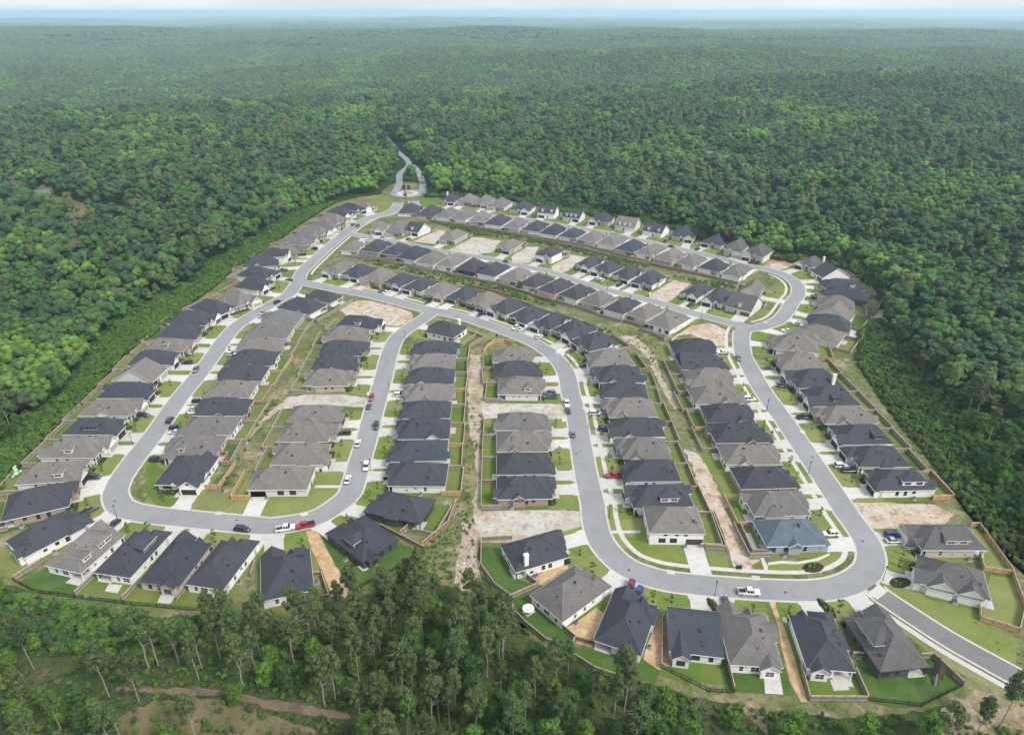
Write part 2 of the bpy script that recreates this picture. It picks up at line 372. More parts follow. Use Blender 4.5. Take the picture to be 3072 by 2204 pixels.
# road surfaces and kerbs
for q, k in enumerate(LINE):
    L = LINE[k]; N = normals(L); hw = HWID[k]; z = .105 + .006 * q
    b = MB()
    for i in range(len(L) - 1):
        a0, a1 = L[i] - N[i] * hw, L[i] + N[i] * hw; c0, c1 = L[i + 1] - N[i + 1] * hw, L[i + 1] + N[i + 1] * hw
        b.poly([(a0.x, a0.y, z), (c0.x, c0.y, z), (c1.x, c1.y, z), (a1.x, a1.y, z)])
    tag(b.obj('road', [asphalt2 if k == 'R5' else asphalt]), kind='structure')
    for s in (-1, 1):
        b = MB(); n = 0
        for i in range(len(L) - 1):
            e = [L[j] + N[j] * s * (hw - .05) for j in (i, i + 1)]; o = [L[j] + N[j] * s * (hw + .62) for j in (i, i + 1)]
            mid = (e[0] + o[1]) / 2
            if roaddist(mid.x, mid.y, k)[0] < .2: continue
            zt = .145 + .004 * q
            if s > 0: e, o = o, e
            b.poly([(o[0].x, o[0].y, zt), (o[1].x, o[1].y, zt), (e[1].x, e[1].y, zt), (e[0].x, e[0].y, zt)])
            b.poly([(e[0].x, e[0].y, .02), (e[1].x, e[1].y, .02), (e[1].x, e[1].y, zt), (e[0].x, e[0].y, zt)])
            b.poly([(o[0].x, o[0].y, .02), (o[1].x, o[1].y, .02), (o[1].x, o[1].y, zt), (o[0].x, o[0].y, zt)]); n += 1
        if n: tag(b.obj('kerb', [conc_kerb]), kind='structure')

def strip(name, L, off, wid, z, mat, lo=0, hi=None):
    N = normals(L); b = MB(); hi = hi or len(L) - 1
    for i in range(lo, hi):
        q = []
        for j, s in ((i, -1), (i + 1, -1), (i + 1, 1), (i, 1)):
            p = L[j] + N[j] * (off + s * wid / 2); q.append((p.x, p.y, z))
        c = (Vector(q[0]) + Vector(q[2])) / 2
        if roaddist(c.x, c.y)[0] < .4: continue
        b.poly(q)
    return tag(b.obj(name, [mat]), kind='structure')
def near_i(L, p): return min(range(len(L)), key=lambda i: (L[i].x - p.x) ** 2 + (L[i].y - p.y) ** 2)
L2 = LINE['R2']
strip('sidewalk', L2, 6.9, 1.5, .098, conc_walk, 10)
L3 = LINE['R3']
strip('sidewalk', L3, -6.6, 1.4, .098, conc_walk, near_i(L3, tp('U4', 640, 690)))
L1 = LINE['R1']
strip('sidewalk', L1, 6.4, 1.4, .098, conc_walk, 8, near_i(L1, tp('U1', 1150, 1180)))
L5 = LINE['R5']
strip('sidewalk', L5, -5.0, 1.6, .098, concrete, 0)
# roundabout and the twin lanes into the forest
RC = tp('U2', 312, 92)
def disc(name, c, r, z, mat, n=40, sq=1.0):
    b = MB(); b.prism([(c.x + r * math.cos(2 * math.pi * i / n), c.y + r * sq * math.sin(2 * math.pi * i / n)) for i in range(n)], .0, z, 0)
    return tag(b.obj(name, [mat]), kind='structure')
disc('roundabout', RC, 14.5, .15, asphalt); disc('roundabout_apron', RC, 9.3, .2, conc_walk); disc('roundabout_island', RC, 5.4, .32, redd_m)
for s, w2 in (('U2 130,90 D 884,408 886,385 906,362 880,335 862,312 846,292', 3.0), ('U2 500,90 D 936,405 926,380 912,365', 3.0)):
    L = spline(pts(s)); strip_b = MB(); N = normals(L)
    for i in range(len(L) - 1):
        q = [(L[j] + N[j] * t * w2) for j, t in ((i, -1), (i + 1, -1), (i + 1, 1), (i, 1))]
        strip_b.poly([(p.x, p.y, terrain(p.x, p.y) + .13) for p in q])
    tag(strip_b.obj('road', [asphalt]), kind='structure')
    ROADS['X%d' % len(ROADS)] = (L, 3.0)
LANES = [v[0] for k, v in ROADS.items() if k[0] == 'X']

# ------------------------------------------------------------------ ground sheets
ESTATE = pts('D 0,1290 130,1332 330,1372 600,1352 780,1325 900,1290 1000,1300 1060,1270 1110,1330 1190,1420 1290,1470 1400,1500 1560,1550 1720,1580 1900,1590 2060,1570 2150,1540 2268,1560 2420,1520 2420,1290 2300,1300 2195,1208 2120,1108 2050,1012 1965,910 1895,806 1900,735 1950,705 1935,640 1865,592 1760,582 1700,572 1600,551 1500,512 1400,491 1240,470 1130,444 960,437 940,408 925,404 880,404 860,412 840,432 800,436 742,450 704,474 655,505 590,555 514,600 480,634 432,668 346,738 268,800 190,888 98,985 0,1092 -150,1250 -150,1400')
def sheet(name, P, z, mat, kind='structure', jag=0.0):
    if jag:
        Q = []
        for i in range(len(P)):
            a, b = P[i], P[(i + 1) % len(P)]; n = max(1, int((b - a).length / 2.0))
            for k in range(n):
                p = a.lerp(b, k / n); Q.append(Vector((p.x + noise.noise(p * .35) * jag, p.y + noise.noise(p * .35 + Vector((7, 3, 1))) * jag, 0)))
        P = Q
    me = bpy.data.meshes.new(name); bm = bmesh.new()
    f = bm.faces.new([bm.verts.new((p[0], p[1], z)) for p in P])
    bmesh.ops.triangulate(bm, faces=[f]); bmesh.ops.recalc_face_normals(bm, faces=bm.faces)
    if bm.faces[:] and sum(f.normal.z * f.calc_area() for f in bm.faces) < 0: bmesh.ops.reverse_faces(bm, faces=bm.faces)
    bm.to_mesh(me); bm.free(); me.materials.append(mat)
    return tag(link(name, me), kind=kind)
sheet('estate_ground', ESTATE, .0, weed_m, jag=1.5)
zq = [.004]; zl = [.074]
def patch(name, s, mat, jag=.8):
    c = zl if name.startswith(('straw', 'lawn')) else zq
    c[0] += .0008; return sheet(name, pts(s), c[0], mat, jag=jag)
# grass verges, bare lots, tracks, mulch and rubble
patch('grass', 'N2 230,1390 1500,1390 1420,1627 N3 0,0 0,0', verge_m) if False else None
patch('dirt_lot', 'N2 880,290 1150,180 1330,190 1660,270 1850,330 1900,400 1870,440 1700,530 1500,540 1280,380 1000,370', dirt_m)
patch('dirt_lot', 'N2 190,1470 500,1420 1000,1430 1290,1470 1270,1600 900,1580 400,1600 80,1627', pale_m)
patch('dirt_lot', 'M3 1830,-40 2264,-60 M4 690,40 720,240 450,260 430,180 M3 1900,250 1850,120', pale_m)
patch('dirt_lot', 'T2 1500,70 1800,60 T3 490,75 545,250 540,285 350,290 330,200 T2 1780,290 1560,290 1530,200', pale_m)
patch('dirt_lot', 'T4 570,15 800,15 1150,30 1290,100 1230,170 1000,190 850,200 720,215 690,180', dirt_m)
patch('dirt_lot', 'N4 1010,520 1300,480 1480,560 1530,620 1510,810 1390,800 1300,720 1180,690 1040,620 900,650 800,720 780,690 900,590', dirt_m)
patch('dirt_lot', 'U2 640,570 830,590 770,650 700,720 680,760 480,740 380,730 470,690 620,600', pale_m)
patch('dirt_lot', 'U2 1010,760 1180,670 1350,690 1560,720 1480,790 1470,870 1300,890 1230,930 960,860 860,840', pale_m)
patch('dirt_lot', 'U2 1870,800 2060,800 2010,880 2000,980 1960,1020 1700,1000 1690,930 1800,850', pale_m)
patch('gravel_lot', 'U3 -30,1000 110,920 220,900 420,940 260,1040 220,1110 60,1150 -40,1110', pale_m)
patch('dirt_lot', 'U3 1300,1400 1480,1280 1560,1235 1800,1290 1640,1420 1640,1450 1500,1530 1250,1480', dirt_m)
patch('dirt_lot', 'U4 540,560 640,500 890,560 880,620 850,650 760,690 560,640 480,600', redd_m)
patch('dirt_lot', 'U4 560,590 700,570 860,630 820,660 740,680 600,640', pale_m)
patch('dirt_track', 'U4 1960,1330 2040,1180 2130,1190 2150,1340 2160,1430 2080,1440 1970,1400', alley_m, 1.5)
# alleys behind the yards
patch('dirt_track', 'N3 390,900 530,900 560,1000 550,1300 560,1500 M3 1860,60 1850,700 1870,1000 1850,1400 2080,1480 2060,1600 1800,1600 1740,1470 1790,1100 1780,700 1680,300 1690,120 N3 340,1500 360,1100 380,980', alley_m, 1.4)
patch('dirt_track', 'N4 60,640 300,660 480,800 560,900 620,1050 680,1250 800,1420 930,1627 820,1627 700,1420 600,1230 500,1010 420,880 280,780', alley_m, 1.2)
patch('dirt_track', 'M5 20,640 230,720 330,900 470,1180 600,1400 690,1627 T4 -160,60 -120,150 -60,350 -30,390 T3 1640,480 1540,480 1500,330 1450,170 1390,60 M5 400,1500 250,1250 130,900', dirt_m, 1.2)
patch('rubble_strip', 'T2 1430,150 1520,150 1560,260 1540,400 1560,560 1500,660 1440,640 1380,560 1390,440 1420,320', dirt_m, 1.0)
patch('dirt_track', 'M2 1330,140 1480,20 1500,110 1400,160 1230,300 1130,420 1010,600 1000,560 1120,330', alley_m, .8)
patch('grass', 'M5 200,700 480,700 650,1000 950,1600 T4 10,90 -70,100 T3 1650,170 1540,190 1470,60 M5 620,1400 400,1000', lawn_m, .4)
patch('straw_path', 'T2 345,215 415,200 540,430 665,655 540,700 470,520 400,370', straw_m, .3)
patch('straw_path', 'T4 0,685 45,690 70,790 140,950 200,1150 275,1400 230,1400 150,1250 90,1000 60,840', straw_m, .3)
patch('straw_yard', 'T3 585,745 645,790 570,985 560,1020 450,990 375,890', straw_m, .3)
patch('straw_yard', 'T3 1000,840 1045,800 1035,1180 895,1140 960,950', straw_m, .3)
patch('straw_yard', 'T3 1050,830 1095,840 1130,1140 1040,1165', redd_m, .3)
patch('straw_yard', 'T3 130,545 250,480 390,450 390,500 250,590 170,590', straw_m, .3)
slope_m = dirtm('slope_soil', [(.13, .13, .055), (.22, .18, .11), (.34, .26, .19), (.20, .18, .10)], .15, 1.2)
patch('dirt_slope', 'T4 1240,1400 1500,1320 1775,1420 1900,1640 1300,1700 1100,1560', slope_m, 2.5)
patch('dirt_slope', 'T3 1590,1400 1700,1380 1775,1420 1775,1627 1650,1500', slope_m, 2.0)
patch('grass', 'T4 780,590 830,640 1050,800 1300,960 1500,1090 1720,1180 1730,960 1460,840 1440,760 1250,680 1060,640 1010,540 820,490', lawn_m, .5)
patch('grass', 'T4 1140,1090 1775,1430 1775,1380 1250,1040 900,780 860,830', verge_m, .4)
patch('grass', 'U2 430,190 560,110 730,180 760,250 560,290 460,250', yard_m, .4)
patch('grass', 'U2 -150,140 0,120 110,160 130,280 30,330 -120,300 -190,230', yard_m, .4)
track_m = dirtm('track_soil', [(.12, .085, .06), (.17, .12, .085), (.21, .155, .11), (.16, .13, .09)], .3, 1.5)
clear_m = dirtm('clearing_ground', [(.085, .10, .04), (.14, .13, .062), (.18, .15, .09), (.12, .115, .058)], .15, 1.5)
patch('forest_clearing', 'T1 800,1640 840,1500 1000,1400 1400,1370 1700,1440 T2 0,1470 110,1480 340,1560 420,1640', clear_m, 2.0)
patch('dirt_track', 'T1 800,1300 1100,1300 1500,1305 1775,1362 T2 200,1395 640,1480 660,1510 400,1498 0,1415 T1 1500,1360 1000,1330 800,1320', track_m, 1.0)
patch('lawn', 'T1 120,575 300,480 640,530 520,665 300,640', sod_m, .3)
patch('lawn', 'T2 415,190 480,165 560,220 700,480 850,460 1050,320 1165,370 1060,430 660,640 600,530', sod_m, .2)
patch('lawn', 'T4 570,1120 700,1170 780,1230 990,1170 1060,1110 1140,1100 1345,1290 1060,1430 880,1440 690,1390', sod_m, .3)
patch('lawn', 'T4 1400,190 1460,200 1690,515 1510,490', lawn_m, .1)
patch('lawn', 'T4 1480,760 1540,520 1690,540 1770,760 1730,920 1490,830', lawn_m, .1)
patch('lawn', 'T3 -10,540 180,600 -10,690', sod_m, .2) if False else None
patch('lawn', 'T2 1560,330 1740,300 1775,530 T3 180,600 0,690 T2 1760,680 1680,600 1560,480', sod_m, .2)
patch('lawn', 'T3 0,690 120,650 350,915 440,965 400,1050 230,980 80,860', sod_m, .2)
patch('lawn', 'T3 430,1010 570,1030 890,1090 1030,1185 1000,1260 700,1230 430,1090', sod_m, .3)
patch('lawn', 'T3 760,240 880,270 950,320 1195,320 1235,465 1000,450 850,370', lawn_m, .1)
patch('lawn', 'T3 1340,120 1400,120 1480,340 1360,330 1310,180', yard_m, .1)
patch('lawn', 'T3 1345,380 1480,380 1510,485 1390,480', lawn_m, .1)
patch('lawn', 'T4 0,440 400,400 530,290 560,330 530,430 430,490 200,505 0,500', lawn_m, .1)
patch('lawn', 'M2 -330,860 -190,820 0,1230 150,1290 50,1440 -200,1390 -330,1200', yard_m, .3)
patch('lawn', 'M2 380,1270 650,1240 900,1240 1060,1310 920,1530 280,1470', verge_m, .4)
patch('lawn', 'M2 1260,1300 1850,1250 2150,1180 2250,1180 2150,1320 1900,1480 1600,1560 1170,1560', lawn_m, .2)
patch('lawn', 'M2 1000,1060 1240,1000 1010,1210 1050,1310 920,1530 800,1480 900,1250', lawn_m, .2)
patch('lawn', 'N3 320,530 420,560 720,680 640,740 580,700 370,610', lawn_m, .1)
patch('lawn', 'N3 940,780 1150,830 1420,1000 1200,1010 1100,880', lawn_m, .1)
patch('lawn', 'N4 1600,430 1690,350 1840,380 2000,300 2110,330 2130,390 2040,460 1800,470', verge_m, .2)
patch('lawn', 'U4 460,980 640,960 690,850 740,780 800,860 790,950 680,1080 560,1020', verge_m, .2)
patch('lawn', 'N5 220,690 240,610 500,640 480,740', lawn_m, .1)

sheet('road_apron', pts('T4 668,652 720,622 768,580 800,612 832,630 800,658 758,690 735,676 700,668'), .166, concrete)
# foundations being built
def slab(s, z0=.0, z1=.3, w_=.35, name='foundation', label=None):
    P = pts(s); b = MB(); n = len(P)
    for i in range(n):
        a, c = P[i], P[(i + 1) % n]; d = (c - a).normalized(); o = Vector((-d.y, d.x, 0)) * w_
        b.prism([(a - o - d * w_)[:2], (c - o + d * w_)[:2], (c + o + d * w_)[:2], (a + o - d * w_)[:2]], z0, z1 + .003 * i)
    tag(b.obj(name, [concrete]), label, 'foundation')
slab('N2 1300,310 1700,400 1560,505 1480,450 1230,360', label='rectangle of pale footings on the bare corner lot behind the charcoal dormer house')
slab('N2 1330,315 1400,335 1340,365 1270,345', z1=.36, label='small inner square of pale footings in the bare corner lot')
slab('U3 1360,1400 1500,1430 1640,1440 1560,1480 1440,1470', label='front footings of the unbuilt house beside the rubble pile on the upper street')
slab('U3 1370,1385 1560,1290 1580,1300 1400,1400', label='long side footing of the unbuilt house beside the upper street')
HDATA = """
#A left forest-edge row|U|6|7
M1 925,1412 0,1622 d r g=n
M1 1008,1075 190,1130 g c D=.3,2.6,G g=k
M1 1265,770 510,775 g w D=.5,3.0,G g=t F
M1 1500,465 810,462 b w D=.45,5.5,S g=k
M1 1735,215 1030,215 g w g=t F
N1 590,1483 -50,1483 b r g=k
N1 700,1270 150,1253 g c g=t F X
N1 930,1040 345,1050 d w g=k
N1 1105,863 560,842 g p D=.45,2.2,G g=n F
N1 1240,690 710,685 d p g=t
N1 1395,522 870,492 d w g=n F
N1 1560,385 1165,295 d w g=k
N1 1825,272 1490,130 g c g=t F
U1 625,1383 255,1343 d w g=k
U1 690,1235 290,1188 d w D=.45,4.5,S g=k
U1 830,1055 380,1075 d c g=k
U1 935,935 605,935 d w e=5.2 g=k F T
U1 1090,895 610,905 g t g=n
U1 1210,795 850,750 g p g=t
U1 1310,735 960,650 l p F g=t
U1 1430,650 1090,578 g c F g=t
U1 1555,590 1180,512 g c F g=t
U1 1640,505 1290,440 g t g=t
U1 1725,410 1445,342 d w F g=k
U1 1885,332 1630,262 d w g=k
U1 2005,300 1815,215 g c F g=w
#B left street's inner row|U|5|5
M2 385,1135 590,835 d w W=15 L F g=k N
M2 -114,770 590,752 g p D=.35,2.0,G
M2 105,475 810,465 g w
M2 290,210 965,215 d r
N1 1390,1480 1980,1475 g w
N1 1530,1260 2140,1255 d w
N1 1675,1050 2270,1055 d w
N1 1800,860 2379,860 g t
N1 1915,690 2479,690 g c
N2 -160,505 330,520 l y
N2 105,290 520,375 d w
N2 430,160 795,225 d c W=11.5
#C inner street's left row|U|5|5
M2 1810,1190 1000,1200 g c g=n SG
M2 2020,862 1310,867 g w g=n
M2 2095,555 1395,560 g t g=n
M2 2220,291 1525,297 g p
N2 1020,1319 425,1322 g t g=n
N2 1100,1112 515,1115 d r g=n
N2 1215,922 610,925 d r
N2 1245,738 690,735 g w
N2 1380,575 850,530 b w D=.45,2.8,G g=k F
#D inner street's right row|U|5|5
T2 775,92 1140,168 d k W=12 V=.45,5,1
M3 605,1143 1380,1147 d w
M3 650,823 1400,806 b w
M3 735,525 1435,516 d w
M3 805,250 1445,244 d w
N2 1780,1520 2413,1506 g p
N2 1810,1296 2429,1296 d w
N2 1870,1100 2449,1086 g t
N2 1885,906 2469,905 d y
P 1272,996 1345,1012 d w W=13.5 C g=w
#E middle street's left row|U|5|5
M4 545,1312 -200,1325 d r
M4 520,985 -204,995 d w
M4 490,686 -208,690 g p
M4 470,405 -204,405 g w
N3 1335,1440 745,1432 g c D=.32,2.6,G
N3 1305,1196 710,1215 d t
N3 1215,1002 710,1015 g w
#F middle street's right row|U|5|5
T3 950,232 1345,238 g w e=4.4 SG g=t W=12.5
M4 1610,1440 2420,1413 d w D=.6,5.5,G
M4 1560,1086 2250,1080 d w
M4 1470,785 2125,775 g p
M4 1350,495 2045,490 d w
M4 1285,235 1940,226 g r
N4 -109,1475 488,1490 d y
N4 -174,1278 435,1275 d w
N4 -254,1087 315,1045 g y
N3 1955,868 2379,772 d w L
N3 1735,700 2075,580 d w L
N3 1430,587 1730,436 d c L F
N3 1145,490 1440,356 d w L
N3 850,385 1160,256 d w L
N3 590,290 875,157 g r L F
U2 1085,1525 1290,1412 b p L g=k
U2 785,1475 1020,1342 g p L F g=n
U2 490,1400 730,1277 d w L
U2 220,1335 470,1217 d c L F
U2 -54,1290 190,1160 g p L g=t
U1 1930,1217 2195,1102 d w L
U1 1640,1172 1930,1042 g w L F
#G lower weedy strip's row|L|3.5|5
U1 2030,758 1905,862 g w
U2 125,772 -69,880 d y
U2 385,802 180,920 d t
U2 640,862 405,985 d w
U2 870,920 660,1045 g w
U2 1130,950 900,1080 g w
U2 1400,1032 1205,1145 d k
U2 1680,1076 1475,1200 d w
U2 2020,1166 1765,1275 g p
U2 2255,1242 2000,1355 d w
U3 285,1302 0,1440 d p
U3 555,1397 290,1515 d w
U3 845,1492 600,1605 g p
N4 385,227 155,375 d w
N4 705,315 445,450 g p
N4 1030,432 770,590 g w
#H row with empty lots|L|4|4
U2 -15,592 100,510 g w F g=k
U2 240,625 340,515 g t F
U2 450,617 632,547 d c X W=13 E g=k N
U2 925,727 1125,622 g y g=t
U2 1680,847 1860,747 g y F g=k
U2 2215,940 2374,865 d w e=4.6 g=k
U3 460,1092 700,985 d w F g=k
U3 715,1167 930,1070 d w F g=k
U3 990,1237 1210,1132 d w g=k
U3 1285,1322 1495,1202 d c g=k
U3 1900,1482 2110,1362 d w F g=k
N4 1460,237 1625,97 d w F g=k
N4 1845,345 2010,205 k c X W=14 E g=n
#I upper weedy strip's row|L|3.5|5
U2 530,275 445,367 d w W=16
U2 805,312 640,405 b p
U2 1010,327 850,430 g w
U2 1255,357 1065,455 g w
U2 1450,382 1310,490 g t
U2 1705,432 1560,525 d w
U2 1925,467 1785,565 g p
U2 2200,512 2065,605 d w
U3 180,562 20,655 d w
U3 420,612 275,695 b w
U3 705,657 540,745 g p
U3 985,697 790,810 g w
U3 1240,782 1040,880 b p
U3 1490,827 1280,930 g w
U3 1770,907 1555,1010 g t
U3 2030,972 1850,1070 g w
U4 75,605 -64,688 d w
U4 370,652 190,770 g w
U4 530,888 265,845 g c X W=14 N
#J top forest-edge row|L|3|4
U2 940,207 1030,150 d w C W=13.5 g=k
U2 1160,222 1270,150 g t F g=t
U2 1375,242 1480,160 l y F g=n
U2 1590,282 1715,205 g c g=t
U2 1920,332 2020,260 d w W=16 g=k
U3 0,368 65,310 d w X W=14 E2 g=k e=4
U3 330,432 415,375 d w X W=14 E3 g=k
U3 720,482 795,420 d c W=16 F g=k
U3 1060,557 1150,480 g c X W=15 E3 g=w
U3 1420,632 1530,570 d w X W=15 E2 g=w
U3 1840,697 1910,582 d c W=15 g=k
U3 2210,792 2334,737 d c W=15 g=k
U4 225,427 370,300 k c e=4.6 g=t
U4 505,500 670,395 k c e=4.2 F g=k
#K right forest-edge row|U|6|6
U4 1150,640 1340,580 k w W=12 L F g=k C
U4 1290,772 1665,748 d w X W=13 g=n N
U4 1310,905 1850,945 d c D=.7,2.6,G
U4 1310,985 1890,1097 d k
U4 1240,1142 1715,1207 g c F
U4 1150,1245 1640,1358 g c X W=12 N g=t
U4 1080,1402 1645,1502 d w
N5 815,632 1390,772 g c F
N5 530,830 1150,890 g c
N5 680,1105 1250,1100 g p
N5 850,1352 1470,1336 d w g=k C
N5 1060,1592 1700,1580 d w D=.5,3.2,S F g=k
M5 1890,325 2584,316 g t g=n
M5 2120,597 2814,586 d w D=.7,3.6,S g=k
M6 75,895 780,886 d w g=k
M6 350,1210 1095,1196 d w D=.62,7.0,G g=k
T4 1070,350 1525,350 k p D=.55,6.5,S g=w
T4 1055,580 1500,690 k w W=12 F V=.72,6.5,0;.3,7,0 g=w
#L right street's left row|U|5|5
T4 400,313 -10,327 n b g=k
M5 1710,1532 945,1546 g w
M5 1510,1168 775,1188 d r
M5 1315,856 570,861 g w
M5 1160,566 440,578 d r
M5 965,298 335,302 d p
M5 825,51 165,62 g w
N4 1640,1331 1040,1336 g p
N4 1525,1101 925,1106 d r G
N4 1400,894 830,901 d w W=13
#M bottom-right row|L|5|7
T3 400,395 40,500 d w U C F W=12 V=
T3 665,620 350,850 g w W=12.3 V=
T3 1012,738 895,1085 d w W=12 F V=.22,6,1
T3 1425,775 1472,1097 b w W=13 X A=.27 B=.78,4.6,2.2
T4 -15,790 105,1160 g w W=12.4 F V=.35,6.5,0 B=.25,5,1.2
T4 455,815 608,1190 d w W=11.2 V=.42,6.5,1
T4 515,815 770,1185 k k R W=12.5 D=.45,7.5,G F
#N bottom-left row|L|5|6
T1 620,167 165,405 d w W=12 V=.2,5,1
T1 870,240 610,470 g w W=12.5 D=.35,4.2,G D=.75,2.6,G F
T1 1175,246 905,541 d w W=11.3 D=.38,5.6,S2
T1 1475,300 1245,602 d p W=12 F V=
T1 1785,310 1550,625 d w W=11.4 V=
T2 375,342 398,561 d w W=13.5 F D=.2,2.6,S
T2 500,250 740,436 d k R W=13 D=.55,4.0,G
"""
# ------------------------------------------------------------------ houses
ORD = 'first second third fourth fifth sixth seventh eighth ninth tenth eleventh twelfth thirteenth fourteenth fifteenth sixteenth seventeenth eighteenth nineteenth twentieth twenty-first twenty-second twenty-third twenty-fourth twenty-fifth twenty-sixth'.split()
ROWEND = {'A': 'up', 'B': 'up', 'C': 'up', 'D': 'up', 'E': 'up', 'F': 'up', 'G': 'along', 'H': 'along', 'I': 'along', 'J': 'along', 'K': 'down', 'L': 'down', 'M': 'along', 'N': 'along'}
def winmesh(name, w_, h, n, fm):
    b = MB(); t = .09
    b.box(-w_ / 2 - t, w_ / 2 + t, -.05, .02, -t, 0, 0); b.box(-w_ / 2 - t, w_ / 2 + t, -.05, .02, h, h + t, 0)
    b.box(-w_ / 2 - t, -w_ / 2, -.05, .02, 0, h, 0); b.box(w_ / 2, w_ / 2 + t, -.05, .02, 0, h, 0)
    for i in range(1, n): x = -w_ / 2 + w_ * i / n; b.box(x - .04, x + .04, -.045, .015, 0, h, 0)
    b.box(-w_ / 2, w_ / 2, -.035, .012, h * .5 - .03, h * .5 + .03, 0)
    return b.mesh(name, [fm])
def panemesh(w_, h):
    b = MB(); b.box(-w_ / 2 + .002, w_ / 2 - .002, -.02, .004, .002, h - .002); return b.mesh('pane', [glass])
WIN = {}
for c, fm in (('w', trim_w), ('k', trim_k)):
    for k, (w_, h, n) in {'s': (.9, .6, 1), 'm': (.95, 1.5, 1), 'l': (1.9, 1.5, 2), 'x': (2.8, 1.6, 3)}.items():
        WIN[c + k] = (winmesh('window', w_, h, n, fm), panemesh(w_, h))
def gdoor(name, w_, m):
    b = MB(); h = 2.25
    for i in range(4): b.box(-w_ / 2, w_ / 2, -.05, .03 - .004 * (i % 2), h * i / 4 + .015, h * (i + 1) / 4 - .015)
    b.box(-w_ / 2 + .01, w_ / 2 - .01, -.05, .0, .01, h - .01)
    return b.mesh(name, [m])
GD = {k: gdoor('garage_door', 4.9, m) for k, m in GAR.items()}
b = MB(); b.box(-.5, .5, -.05, .03, 0, 2.1); b.box(-.3, .3, .03, .045, 1.2, 1.9); DOORM = b.mesh('front_door', [wood_door])
b = MB(); b.tube((0, 0, -.3), (0, 0, .55), .09, .09, 6); b.tube((0, 0, .55), (0, 0, .68), .15, .15, 6); VENT = b.mesh('roof_vent', [trim_k])
b = MB(); b.box(-.3, .3, -.3, .3, -.15, .3); b.box(-.36, .36, -.36, .36, .3, .36); VENTB = b.mesh('roof_vent', [trim_k])
b = MB(); b.box(-.11, .11, -.11, .11, 0, 2.75); b.box(-.16, .16, -.16, .16, 2.55, 2.75); b.box(-.17, .17, -.17, .17, 0, .25); POST = {'w': b.mesh('porch_post', [trim_w]), 'k': b.mesh('porch_post', [trim_k])}

HOUSES = []
class House: pass

